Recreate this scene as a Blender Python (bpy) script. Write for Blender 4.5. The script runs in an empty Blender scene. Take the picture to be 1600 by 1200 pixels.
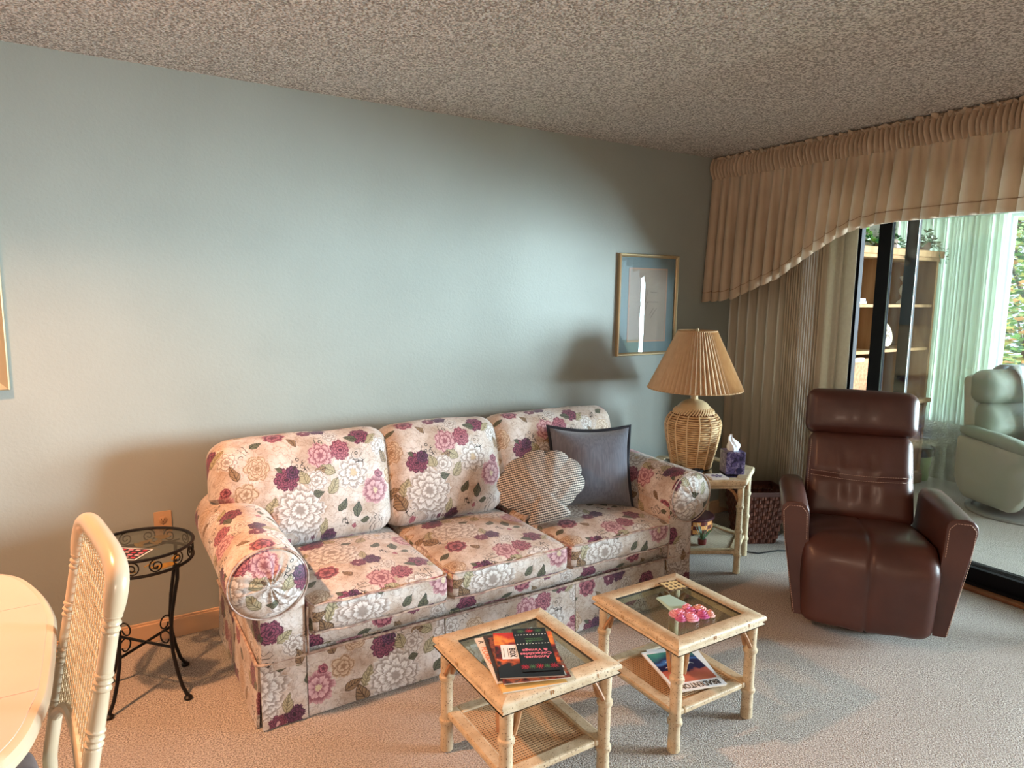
import bpy, bmesh, math, random
from mathutils import Vector, Matrix, noise
random.seed(7)
PI = math.pi
S = bpy.context.scene
COL = S.collection

# ---------------------------------------------------------------- camera
cam_d = bpy.data.cameras.new('camera'); cam = bpy.data.objects.new('camera', cam_d); COL.objects.link(cam)
yaw, pitch, roll = math.radians(32.01650921), math.radians(-7.6883615), math.radians(0.80139018)
fw = Vector((math.sin(yaw)*math.cos(pitch), math.cos(yaw)*math.cos(pitch), math.sin(pitch)))
rt = Vector((math.cos(yaw), -math.sin(yaw), 0)); up = rt.cross(fw)
r2 = rt*math.cos(roll)+up*math.sin(roll); u2 = -rt*math.sin(roll)+up*math.cos(roll)
M = Matrix((r2, u2, -fw)).transposed().to_4x4(); M.translation = Vector((0, 0, 1.55446))
cam.matrix_world = M
cam_d.sensor_width = 36; cam_d.lens = 36*1065.6/1600; cam_d.clip_start = 0.05
S.camera = cam

# ---------------------------------------------------------------- world, lights, exposure
W = bpy.data.worlds.new('world'); S.world = W; W.use_nodes = True
bg = W.node_tree.nodes['Background']
bg.inputs[0].default_value = (0.72, 0.86, 1.0, 1); bg.inputs[1].default_value = 2.6
def light(name, kind, loc, energy, color, size=None, size_y=None, direction=None, radius=None):
    d = bpy.data.lights.new(name, kind); d.energy = energy; d.color = color
    if size: d.shape = 'RECTANGLE'; d.size = size; d.size_y = size_y
    if radius is not None: d.shadow_soft_size = radius
    o = bpy.data.objects.new(name, d); COL.objects.link(o); o.location = loc
    if direction: o.rotation_euler = Vector(direction).to_track_quat('-Z', 'Y').to_euler()
    return o
DAY = (0.74, 0.89, 1.0)
# area lights standing in for daylight, beyond the lanai windows right of the frame
light('daylight_near', 'AREA', (10.8, -2.25, 1.5), 4350, DAY, 3.8, 2.5, (-9, 5, -.1))
light('daylight_far', 'AREA', (6.75, -2.06, 1.4), 760, DAY, .8, 1.6, (-7.0, 4.6, -.1))
light('picture_glint_light', 'AREA', (9.5, -3.80, 1.6), 120, DAY, .15, 2.6, (-6.5, 6.9, 0))  # added mainly to mirror as a bright strip in the picture glass
# warm dining lamp above the dining table, added warm fill light, without a fixture, behind the photographer
dl = light('dining_lamp', 'SPOT', (-0.55, 2.26, 2.34), 345, (1.0, 0.47, 0.22), radius=0.05, direction=(0.22, -0.16, -1)); dl.data.spot_size = math.radians(136); dl.data.spot_blend = 1.0
light('warm_fill_light', 'POINT', (-0.8, -1.4, 1.5), 112, (1.0, 0.74, 0.57), radius=0.25)
sun = light('sun', 'SUN', (0, 0, 8), 5.0, (1, 0.93, 0.8), direction=(0.72, 0.25, -0.62)); sun.data.angle = 0.01
S.view_settings.view_transform = 'Standard'; S.view_settings.look = 'None'
S.view_settings.exposure = -0.2; S.view_settings.gamma = 1.0; S.view_settings.use_curve_mapping = False
S.cycles.max_bounces = 8; S.cycles.diffuse_bounces = 5; S.cycles.transparent_max_bounces = 16
S.cycles.caustics_reflective = False; S.cycles.caustics_refractive = False
S.cycles.use_light_tree = True; S.cycles.sample_clamp_indirect = 6

# ---------------------------------------------------------------- materials
def lin(c):
    return tuple(((v/255)/12.92 if v/255 <= .04045 else ((v/255+.055)/1.055)**2.4) for v in c)
MATS = {}
class NT:
    def __init__(s, nt): s.nt = nt
    def n(s, t, **kw):
        nd = s.nt.nodes.new(t)
        for k, v in kw.items():
            if k.startswith('i_'):
                key = k[2:]; key = int(key) if key.isdigit() else key
                sock = nd.inputs[key]
                if isinstance(v, bpy.types.NodeSocket): s.nt.links.new(v, sock)
                else: sock.default_value = v
            else: setattr(nd, k, v)
        return nd
    def m(s, op, a, b=0.0, c=0.0, clamp=False):
        nd = s.nt.nodes.new('ShaderNodeMath'); nd.operation = op; nd.use_clamp = clamp
        for i, v in enumerate((a, b, c)):
            if isinstance(v, bpy.types.NodeSocket): s.nt.links.new(v, nd.inputs[i])
            else: nd.inputs[i].default_value = v
        return nd.outputs[0]
    def mix(s, f, a, b, mode='MIX'):
        nd = s.nt.nodes.new('ShaderNodeMix'); nd.data_type = 'RGBA'; nd.blend_type = mode
        for i, v in ((0, f), (6, a), (7, b)):
            if isinstance(v, bpy.types.NodeSocket): s.nt.links.new(v, nd.inputs[i])
            elif i == 0: nd.inputs[0].default_value = v
            else: nd.inputs[i].default_value = (*v[:3], 1)
        return nd.outputs[2]
    def ramp(s, f, stops, interp='LINEAR'):
        nd = s.nt.nodes.new('ShaderNodeValToRGB'); cr = nd.color_ramp; cr.interpolation = interp
        while len(cr.elements) < len(stops): cr.elements.new(0.5)
        for e, (p, c) in zip(cr.elements, stops): e.position = p; e.color = (*c[:3], 1)
        s.nt.links.new(f, nd.inputs[0]); return nd.outputs[0]
    def smooth(s, x, a, b, lo=0.0, hi=1.0):
        nd = s.nt.nodes.new('ShaderNodeMapRange'); nd.interpolation_type = 'SMOOTHSTEP'
        s.nt.links.new(x, nd.inputs[0])
        for i, v in ((1, a), (2, b), (3, lo), (4, hi)):
            if isinstance(v, bpy.types.NodeSocket): s.nt.links.new(v, nd.inputs[i])
            else: nd.inputs[i].default_value = v
        return nd.outputs[0]
def new_mat(name):
    m = bpy.data.materials.new(name); m.use_nodes = True
    return m, NT(m.node_tree), m.node_tree.nodes['Principled BSDF']
def coord(N, kind='Object', scale=None):
    tc = N.n('ShaderNodeTexCoord'); o = tc.outputs[kind]
    if scale:
        mp = N.n('ShaderNodeMapping', i_0=o); mp.inputs['Scale'].default_value = scale; o = mp.outputs[0]
    return o
def mat(name, rgb, rough=0.6, rgb2=None, vs=20.0, vscale=None, detail=4, bump=0.0, bs=200.0, bdist=0.002,
        metal=0.0, spec=0.5, sheen=0.0, trans=0.0, coat=0.0, lo=.35, hi=.65):
    if name in MATS: return MATS[name]
    m, N, p = new_mat(name); L = m.node_tree.links
    c1 = lin(rgb)
    p.inputs['Base Color'].default_value = (*c1, 1); p.inputs['Roughness'].default_value = rough
    p.inputs['Metallic'].default_value = metal; p.inputs['Specular IOR Level'].default_value = spec
    if sheen: p.inputs['Sheen Weight'].default_value = sheen
    if coat: p.inputs['Coat Weight'].default_value = coat; p.inputs['Coat Roughness'].default_value = .15
    if rgb2 is not None:
        nz = N.n('ShaderNodeTexNoise', i_0=coord(N, 'Object', vscale)); nz.inputs['Scale'].default_value = vs; nz.inputs['Detail'].default_value = detail
        L.new(N.ramp(nz.outputs[0], [(lo, c1), (hi, lin(rgb2))]), p.inputs['Base Color'])
    if bump:
        nb = N.n('ShaderNodeTexNoise', i_0=coord(N)); nb.inputs['Scale'].default_value = bs; nb.inputs['Detail'].default_value = 3
        b = N.n('ShaderNodeBump', i_Height=nb.outputs[0]); b.inputs['Strength'].default_value = bump; b.inputs['Distance'].default_value = bdist
        L.new(b.outputs[0], p.inputs['Normal'])
    if trans:
        tl = N.n('ShaderNodeBsdfTranslucent'); tl.inputs[0].default_value = (*c1, 1)
        if rgb2 is not None: L.new(p.inputs['Base Color'].links[0].from_socket, tl.inputs[0])
        mx = N.n('ShaderNodeMixShader', i_0=trans, i_1=p.outputs[0], i_2=tl.outputs[0])
        L.new(mx.outputs[0], m.node_tree.nodes['Material Output'].inputs[0])
    MATS[name] = m; return m
def glass(name, tint=(1, 1, 1), refl=1.0, rough=0.0):
    m, N, p = new_mat(name); m.node_tree.nodes.remove(p)
    tr = N.n('ShaderNodeBsdfTransparent'); tr.inputs[0].default_value = (*tint, 1)
    gl = N.n('ShaderNodeBsdfGlossy'); gl.inputs['Roughness'].default_value = rough
    lw = N.n('ShaderNodeLayerWeight'); lw.inputs[0].default_value = .5      # Schlick, the same from both faces
    f = N.m('MULTIPLY', N.m('ADD', .04, N.m('MULTIPLY', N.m('POWER', lw.outputs['Facing'], 5.0), .96)), refl, clamp=True)
    mx = N.n('ShaderNodeMixShader', i_0=f, i_1=tr.outputs[0], i_2=gl.outputs[0])
    m.node_tree.links.new(mx.outputs[0], m.node_tree.nodes['Material Output'].inputs[0]); return m

# ---- floral print -------------------------------------------------------
TW, TH = 0.64, 0.50
def sock(g, name, typ, io='INPUT', default=None):
    s = g.interface.new_socket(name=name, in_out=io, socket_type=typ)
    if default is not None: s.default_value = default
    return s
def flower_group():
    g = bpy.data.node_groups.new('flower', 'ShaderNodeTree'); N = NT(g)
    for nm in ('U', 'V', 'CX', 'CY', 'R', 'Petals', 'Rings', 'Ragged', 'Alpha'): sock(g, nm, 'NodeSocketFloat')
    for nm in ('Base', 'Dark', 'Light', 'Centre'): sock(g, nm, 'NodeSocketColor')
    sock(g, 'Color', 'NodeSocketColor', 'OUTPUT')
    gi = N.n('NodeGroupInput'); go = N.n('NodeGroupOutput'); I = gi.outputs
    dx = N.m('WRAP', N.m('SUBTRACT', I['U'], I['CX']), TW/2, -TW/2); dy = N.m('WRAP', N.m('SUBTRACT', I['V'], I['CY']), TH/2, -TH/2)
    r = N.m('DIVIDE', N.m('SQRT', N.m('ADD', N.m('MULTIPLY', dx, dx), N.m('MULTIPLY', dy, dy))), I['R'])
    a = N.m('ARCTAN2', dy, dx)
    half = N.m('MULTIPLY', a, N.m('MULTIPLY', I['Petals'], 0.5))
    pet = N.m('ABSOLUTE', N.m('COSINE', half))
    edge = N.m('ADD', 0.78, N.m('MULTIPLY', N.m('POWER', pet, 0.55), 0.22))
    edge = N.m('SUBTRACT', edge, N.m('MULTIPLY', I['Ragged'], N.m('ABSOLUTE', N.m('SINE', N.m('MULTIPLY', a, 13.0)))))
    q = N.m('DIVIDE', r, edge)
    mask = N.smooth(q, 0.97, 1.0, 1.0, 0.0)
    k = N.m('MULTIPLY', q, I['Rings']); ring = N.m('FLOOR', k)
    ph = N.m('ADD', half, N.m('MULTIPLY', ring, 1.7))
    pp = N.m('ABSOLUTE', N.m('COSINE', ph))
    k2 = N.m('FRACT', N.m('SUBTRACT', k, N.m('MULTIPLY', pp, 0.45)))
    shade = N.smooth(k2, 0.0, 0.75, 0.0, 1.0)
    streak = N.m('MULTIPLY', N.m('ABSOLUTE', N.m('SINE', N.m('MULTIPLY', a, 22.0))), 0.25)
    shade = N.m('SUBTRACT', shade, N.m('ADD', streak, N.smooth(pp, 0.0, 0.28, 0.5, 0.0)), clamp=True)
    col = N.mix(shade, I['Dark'], I['Light'])
    col = N.mix(N.smooth(q, 0.14, 0.24, 1.0, 0.0), col, I['Centre'])
    out = N.mix(N.m('MULTIPLY', mask, I['Alpha']), I['Base'], col)
    sp = N.n('ShaderNodeSeparateColor', i_0=out); e = N.m('MULTIPLY', sp.outputs[0], 1e-7)   # serial dependency keeps the shader small
    sock(g, 'UO', 'NodeSocketFloat', 'OUTPUT'); sock(g, 'VO', 'NodeSocketFloat', 'OUTPUT')
    g.links.new(N.m('ADD', I['U'], e), go.inputs[1]); g.links.new(N.m('ADD', I['V'], e), go.inputs[2])
    g.links.new(out, go.inputs[0]); return g
def leaf_group():
    g = bpy.data.node_groups.new('leaf', 'ShaderNodeTree'); N = NT(g)
    for nm in ('U', 'V', 'CX', 'CY', 'L', 'Wd', 'Rot', 'Alpha'): sock(g, nm, 'NodeSocketFloat')
    for nm in ('Base', 'Dark', 'Light'): sock(g, nm, 'NodeSocketColor')
    sock(g, 'Color', 'NodeSocketColor', 'OUTPUT')
    gi = N.n('NodeGroupInput'); go = N.n('NodeGroupOutput'); I = gi.outputs
    dx = N.m('WRAP', N.m('SUBTRACT', I['U'], I['CX']), TW/2, -TW/2); dy = N.m('WRAP', N.m('SUBTRACT', I['V'], I['CY']), TH/2, -TH/2)
    c, s = N.m('COSINE', I['Rot']), N.m('SINE', I['Rot'])
    x = N.m('DIVIDE', N.m('ADD', N.m('MULTIPLY', dx, c), N.m('MULTIPLY', dy, s)), I['L'])
    y = N.m('DIVIDE', N.m('SUBTRACT', N.m('MULTIPLY', dy, c), N.m('MULTIPLY', dx, s)), I['Wd'])
    ay = N.m('ABSOLUTE', y)
    lim = N.m('MULTIPLY', N.m('SUBTRACT', 1.0, N.m('MULTIPLY', x, x), clamp=True), N.m('SUBTRACT', 1.0, N.m('MULTIPLY', x, 0.45)))
    mask = N.smooth(N.m('SUBTRACT', lim, ay), 0.0, 0.06)
    vein = N.m('FRACT', N.m('SUBTRACT', N.m('MULTIPLY', x, 3.2), N.m('MULTIPLY', ay, 1.6)))
    v = N.m('MULTIPLY', N.smooth(vein, 0.0, 0.5), N.smooth(ay, 0.02, 0.12))
    edge = N.smooth(N.m('SUBTRACT', lim, ay), 0.05, 0.2)
    col = N.mix(N.m('MULTIPLY', v, edge), I['Dark'], I['Light'])
    out = N.mix(N.m('MULTIPLY', mask, I['Alpha']), I['Base'], col)
    sp = N.n('ShaderNodeSeparateColor', i_0=out); e = N.m('MULTIPLY', sp.outputs[0], 1e-7)   # serial dependency keeps the shader small
    sock(g, 'UO', 'NodeSocketFloat', 'OUTPUT'); sock(g, 'VO', 'NodeSocketFloat', 'OUTPUT')
    g.links.new(N.m('ADD', I['U'], e), go.inputs[1]); g.links.new(N.m('ADD', I['V'], e), go.inputs[2])
    g.links.new(out, go.inputs[0]); return g
def floral():
    m, N, p = new_mat('floral_chintz'); L = m.node_tree.links
    uv = N.n('ShaderNodeUVMap'); uv.uv_map = 'UVMap'
    nz = N.n('ShaderNodeTexNoise', i_0=uv.outputs[0]); nz.inputs['Scale'].default_value = 26; nz.inputs['Detail'].default_value = 4
    dist = N.n('ShaderNodeVectorMath', operation='MULTIPLY_ADD')
    L.new(nz.outputs[1], dist.inputs[0]); dist.inputs[1].default_value = (0.026, 0.026, 0); L.new(uv.outputs[0], dist.inputs[2])
    sx = N.n('ShaderNodeSeparateXYZ', i_0=dist.outputs[0]); U, V = sx.outputs[0], sx.outputs[1]
    # ground: cream, with faint tan shadow foliage
    n2 = N.n('ShaderNodeTexNoise', i_0=uv.outputs[0]); n2.inputs['Scale'].default_value = 9; n2.inputs['Detail'].default_value = 3
    col = N.ramp(n2.outputs[0], [(.38, lin((184, 162, 146))), (.52, lin((206, 192, 182))), (.66, lin((218, 208, 202)))])
    vo = N.n('ShaderNodeTexVoronoi', i_0=dist.outputs[0], feature='DISTANCE_TO_EDGE'); vo.inputs['Scale'].default_value = 26
    col = N.mix(N.m('MULTIPLY', N.smooth(vo.outputs[0], 0.0, 0.12, 1.0, 0.0), 0.16), col, lin((168, 140, 116)))
    n6 = N.n('ShaderNodeTexNoise', i_0=uv.outputs[0]); n6.inputs['Scale'].default_value = 30; n6.inputs['Detail'].default_value = 4
    col = N.mix(N.smooth(N.m('ABSOLUTE', N.m('SUBTRACT', n6.outputs[0], .5)), 0.004, 0.03, .42, 0.0), col, lin((128, 96, 76)))
    F, Lf = flower_group(), leaf_group()
    C = {k: (*lin(v), 1) for k, v in dict(
        white_d=(156, 142, 134), white_l=(230, 224, 220), cream_c=(196, 172, 140), purple_d=(62, 24, 44), purple_l=(150, 76, 100),
        rose_d=(96, 36, 56), rose_l=(186, 112, 122), pink_d=(142, 84, 94), pink_l=(212, 168, 168), tan_d=(150, 118, 92), tan_l=(214, 190, 166),
        green_d=(38, 40, 34), green_l=(98, 98, 76), sage_d=(108, 98, 74), sage_l=(176, 164, 132), brown_d=(70, 48, 34), brown_l=(150, 122, 92),
        plum_d=(44, 18, 40), plum_l=(112, 60, 94)).items()}
    def fl(cx, cy, R, n, rings, fam, rag=0.05, alpha=1.0, cen=None):
        nonlocal col, U, V
        g = N.n('ShaderNodeGroup', node_tree=F)
        L.new(U, g.inputs['U']); L.new(V, g.inputs['V']); L.new(col, g.inputs['Base'])
        for k, v in dict(CX=cx, CY=cy, R=R, Petals=n, Rings=rings, Ragged=rag, Alpha=alpha).items(): g.inputs[k].default_value = v
        g.inputs['Dark'].default_value = C[fam+'_d']; g.inputs['Light'].default_value = C[fam+'_l']
        g.inputs['Centre'].default_value = C[cen] if cen else C[fam+'_d']; col, U, V = g.outputs[0], g.outputs[1], g.outputs[2]
    def lf(cx, cy, l, w, rot, fam, alpha=1.0):
        nonlocal col, U, V
        g = N.n('ShaderNodeGroup', node_tree=Lf)
        L.new(U, g.inputs['U']); L.new(V, g.inputs['V']); L.new(col, g.inputs['Base'])
        for k, v in dict(CX=cx, CY=cy, L=l, Wd=w, Rot=rot, Alpha=alpha).items(): g.inputs[k].default_value = v
        g.inputs['Dark'].default_value = C[fam+'_d']; g.inputs['Light'].default_value = C[fam+'_l']; col, U, V = g.outputs[0], g.outputs[1], g.outputs[2]
    lf(.115, .205, .045, .026, 1.2, 'sage'); lf(.09, .14, .05, .028, 2.0, 'brown'); lf(.06, .19, .04, .02, .4, 'brown')
    fl(.07, .37, .055, 6, 5, 'tan', .04); fl(.02, .27, .05, 5, 3, 'tan', .06)
    fl(.33, .395, .062, 7, 3, 'pink', .08); fl(.42, .41, .05, 9, 4, 'rose', .08)
    lf(.355, .335, .04, .022, 2.6, 'sage'); lf(.32, .33, .032, .02, .5, 'brown')
    fl(.255, .10, .06, 6, 3, 'white', .05); fl(.30, .29, .05, 6, 3, 'white', .06, .9)
    fl(.465, .305, .078, 8, 3, 'white', .06, cen='cream_c'); fl(.225, .175, .115, 8, 4, 'white', .07, cen='white_d')
    fl(.18, .31, .055, 10, 5, 'purple', .06); fl(.205, .335, .03, 7, 3, 'plum', .06)
    lf(.25, .31, .034, .024, 1.9, 'sage'); lf(.375, .26, .042, .024, 1.0, 'sage')
    lf(.305, .235, .026, .015, .1, 'green'); lf(.41, .17, .032, .018, .9, 'green'); lf(.475, .145, .036, .02, 1.4, 'green')
    lf(.505, .092, .022, .013, 3.2, 'green'); lf(.15, .355, .016, .009, 2.6, 'green')
    fl(.565, .215, .068, 8, 2, 'pink', .05, cen='cream_c'); fl(.585, .285, .022, 5, 2, 'rose', .05)
    fl(.345, .045, .042, 6, 4, 'plum', .1); fl(.285, .03, .035, 7, 5, 'purple', .12, cen='pink_l')
    lf(.325, .095, .04, .018, 1.4, 'sage'); fl(.155, .02, .05, 7, 2, 'rose', .05); lf(.46, .075, .014, .012, 1.2, 'rose')
    fl(.52, .475, .05, 6, 4, 'purple', .06); lf(.475, .46, .03, .016, 2.8, 'green'); lf(.57, .45, .036, .018, .7, 'sage')
    fl(.60, .41, .045, 7, 3, 'white', .06); lf(.08, .47, .03, .016, .4, 'green'); lf(.62, .36, .035, .018, 1.9, 'brown')
    lf(.22, .47, .028, .014, 2.2, 'brown'); fl(.39, .485, .04, 7, 3, 'white', .05); lf(.03, .08, .04, .018, .8, 'sage')
    # dark twiggy tendrils in a few spots
    n3 = N.n('ShaderNodeTexNoise', i_0=uv.outputs[0]); n3.inputs['Scale'].default_value = 46; n3.inputs['Detail'].default_value = 0
    line = N.smooth(N.m('ABSOLUTE', N.m('SUBTRACT', n3.outputs[0], 0.5)), 0.022, 0.04, 1.0, 0.0)
    tot = None
    for cx, cy, R in ((.235, .355, .034), (.50, .375, .03), (.13, .09, .022), (.42, .10, .018), (.56, .08, .028), (.02, .44, .02), (.33, .46, .02)):
        dx = N.m('WRAP', N.m('SUBTRACT', U, cx), TW/2, -TW/2); dy = N.m('WRAP', N.m('SUBTRACT', V, cy), TH/2, -TH/2)
        d = N.m('SQRT', N.m('ADD', N.m('MULTIPLY', dx, dx), N.m('MULTIPLY', dy, dy)))
        q = N.smooth(d, R, R*1.3, 1.0, 0.0); tot = q if tot is None else N.m('MAXIMUM', tot, q)
    col = N.mix(N.m('MULTIPLY', tot, line), col, lin((44, 34, 30)))
    n4 = N.n('ShaderNodeTexNoise', i_0=uv.outputs[0]); n4.inputs['Scale'].default_value = 160; n4.inputs['Detail'].default_value = 2
    col = N.mix(0.35, col, N.ramp(n4.outputs[0], [(.3, (.55, .55, .55)), (.65, (1, 1, 1))]), 'MULTIPLY')
    L.new(col, p.inputs['Base Color']); p.inputs['Roughness'].default_value = .62; p.inputs['Sheen Weight'].default_value = .15
    # soft fabric wrinkles
    n5 = N.n('ShaderNodeTexNoise', i_0=coord(N)); n5.inputs['Scale'].default_value = 7; n5.inputs['Detail'].default_value = 3
    b = N.n('ShaderNodeBump', i_Height=n5.outputs[0]); b.inputs['Strength'].default_value = .35; b.inputs['Distance'].default_value = .02
    L.new(b.outputs[0], p.inputs['Normal']); return m

M_FLORAL = floral()
M_PIPING = mat('floral_piping', (200, 180, 164), .7, (140, 110, 104), 40)
M_WALL = mat('wall_paint', (158, 164, 158), .5, (154, 160, 154), 3, bump=.25, bs=90, bdist=.003, spec=.35)
M_WALLW = mat('wall_side_paint', (190, 180, 165), .7, (184, 174, 160), 3, bump=.2, bs=90)
M_BASE = mat('baseboard_paint', (206, 172, 140), .45)
def carpet():
    m, N, p = new_mat('carpet'); L = m.node_tree.links
    c = coord(N)
    a = N.n('ShaderNodeTexNoise', i_0=c); a.inputs['Scale'].default_value = 190; a.inputs['Detail'].default_value = 2
    b = N.n('ShaderNodeTexNoise', i_0=c); b.inputs['Scale'].default_value = 1.6; b.inputs['Detail'].default_value = 4
    col = N.ramp(a.outputs[0], [(.38, lin((120, 108, 98))), (.5, lin((184, 172, 160))), (.62, lin((218, 208, 198)))])
    col = N.mix(N.smooth(b.outputs[0], .35, .65, 0, .35), col, lin((168, 154, 142)), 'MIX')
    L.new(col, p.inputs['Base Color']); p.inputs['Roughness'].default_value = .95; p.inputs['Sheen Weight'].default_value = .25
    v = N.n('ShaderNodeTexVoronoi', i_0=c); v.inputs['Scale'].default_value = 210
    h = N.m('ADD', a.outputs[0], N.m('MULTIPLY', v.outputs[0], .5))
    bp = N.n('ShaderNodeBump', i_Height=h); bp.inputs['Strength'].default_value = .9; bp.inputs['Distance'].default_value = .008
    L.new(bp.outputs[0], p.inputs['Normal']); return m
M_CARPET = carpet()
def popcorn():
    m, N, p = new_mat('popcorn_ceiling'); L = m.node_tree.links
    c = coord(N)
    a = N.n('ShaderNodeTexNoise', i_0=c); a.inputs['Scale'].default_value = 110; a.inputs['Detail'].default_value = 3
    v = N.n('ShaderNodeTexVoronoi', i_0=c); v.inputs['Scale'].default_value = 95
    h = N.m('SUBTRACT', N.m('MULTIPLY', a.outputs[0], 1.2), v.outputs[0])
    bp = N.n('ShaderNodeBump', i_Height=h); bp.inputs['Strength'].default_value = 1.0; bp.inputs['Distance'].default_value = .012
    L.new(bp.outputs[0], p.inputs['Normal'])
    L.new(N.ramp(a.outputs[0], [(.40, lin((168, 158, 148))), (.58, lin((248, 240, 232)))]), p.inputs['Base Color'])
    p.inputs['Roughness'].default_value = .9; return m
M_CEIL = popcorn()
M_RATTAN = mat('pickled_rattan', (206, 178, 138), .5, (182, 150, 108), 14, (1, 1, 1), bump=.3, bs=120)
def speckled(name, c1, c2, spk, rough=.5, sc=(1, 1, 1)):
    m, N, p = new_mat(name); L = m.node_tree.links
    c = coord(N, 'Object', sc)
    a = N.n('ShaderNodeTexNoise', i_0=c); a.inputs['Scale'].default_value = 28; a.inputs['Detail'].default_value = 5
    b = N.n('ShaderNodeTexNoise', i_0=c); b.inputs['Scale'].default_value = 190; b.inputs['Detail'].default_value = 1
    col = N.ramp(a.outputs[0], [(.35, lin(c1)), (.65, lin(c2))])
    col = N.mix(N.smooth(b.outputs[0], .64, .70, 0, .85), col, lin(spk))
    L.new(col, p.inputs['Base Color']); p.inputs['Roughness'].default_value = rough
    bp = N.n('ShaderNodeBump', i_Height=a.outputs[0]); bp.inputs['Strength'].default_value = .15; bp.inputs['Distance'].default_value = .004
    L.new(bp.outputs[0], p.inputs['Normal']); return m
M_TABLE = speckled('whitewashed_table_wood', (186, 162, 130), (206, 186, 156), (96, 66, 40))
M_TABLE_E = speckled('end_table_wood', (196, 176, 140), (220, 204, 172), (110, 84, 54))
M_NODE = mat('bamboo_node', (176, 134, 84), .5)
M_CANE = mat('woven_cane', (196, 160, 122), .6, (184, 146, 108), 8)
M_CANE2 = mat('chair_cane', (204, 174, 134), .5, (184, 150, 108), 30)
M_IVORY = mat('ivory_lacquer', (196, 178, 152), .3, (186, 166, 138), 5, coat=.4)
M_TOPLAM = mat('ivory_laminate', (200, 180, 170), .35, (194, 174, 164), 4)
M_GLASS = glass('table_glass', (.86, .92, .88), 1.2)
M_PANE = glass('window_glass', (.97, .98, .98), .8)
M_SMOKE = glass('door_glass', (.94, .955, .95), .9)
M_PGLASS = glass('picture_glass', (.98, .98, .98), 1.6)
M_IRON = mat('black_iron', (28, 24, 22), .45, metal=.4, bump=.2, bs=90)
M_DRAPE = mat('tan_drapery', (200, 176, 150), .75, (190, 166, 140), 8, bump=.35, bs=260, sheen=.3, trans=.12)
M_VANE = mat('beige_vane', (206, 192, 170), .7, (196, 182, 158), 60, (1, 1, .05), trans=.2)
M_VANEC = mat('cream_vane', (214, 208, 190), .7, (208, 200, 182), 60, trans=.3)
M_SHEER = mat('sheer_vane', (232, 236, 228), .7, (222, 230, 220), 60, (1, 1, .05), trans=.55)
M_BLACKAL = mat('black_aluminium', (20, 20, 23), .6, spec=.12)
M_ALU = mat('aluminium_strip', (112, 122, 120), .35, metal=.7)
M_STUCCO = mat('stucco', (190, 186, 172), .8, (178, 174, 160), 12, bump=.9, bs=60, bdist=.01)
M_WHITEF = mat('white_frame', (226, 236, 240), .4)
M_LEATH = mat('brown_leather', (88, 51, 42), .40, (70, 39, 32), 3.5, bump=.25, bs=160, bdist=.001, coat=.06)
M_STITCH = mat('leather_stitch', (200, 168, 150), .6)
M_DARK = mat('dark_base', (20, 17, 16), .5)
M_GREY = mat('grey_linen', (108, 110, 122), .85, (92, 94, 106), 120, (1, 1, .1), bump=.3, bs=400, sheen=.3)
M_GREYFL = mat('dark_flange', (34, 36, 46), .85)
M_SHADE = mat('pleated_shade', (214, 184, 148), .75, (206, 174, 138), 30, trans=.05)
M_WICK = mat('wicker', (232, 198, 150), .45, (192, 148, 98), 30, bump=.2, bs=80)
M_WICKL = mat('wicker_light', (230, 200, 156), .45)
M_BASK = mat('brown_splint', (112, 62, 44), .5, (84, 44, 32), 40, lo=.4, hi=.6)
M_OAK = mat('oak', (176, 138, 98), .75, (150, 112, 76), 12, (1, 1, .12), spec=.12)
M_OAKD = mat('oak_lower', (150, 100, 62), .45, (120, 76, 46), 10, (1, 1, .12))
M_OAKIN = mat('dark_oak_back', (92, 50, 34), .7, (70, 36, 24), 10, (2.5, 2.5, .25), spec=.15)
M_OAKIN2 = mat('glass_dimmed_oak_back', (80, 60, 54), .7, (52, 38, 34), 9, (3, 3, .4), spec=.15)  # oak greyed in its colour for the dimming by the second door glass
M_LEATHG = mat('sage_leather', (138, 146, 130), .6, (136, 146, 130), 3, bump=.2, bs=100)
M_THROW = mat('white_throw', (222, 232, 236), .9, (186, 206, 212), 14, bump=.5, bs=50, bdist=.01)
M_WHITE = mat('white_paper', (238, 238, 240), .6)
M_PAGES = mat('page_edges', (222, 214, 200), .8)
M_GOLD = mat('champagne_frame', (196, 174, 138), .3, metal=.55)
M_MATB = mat('teal_mat_board', (132, 156, 162), .7)
M_PEACH = mat('peach_line', (206, 170, 150), .7)

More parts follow.
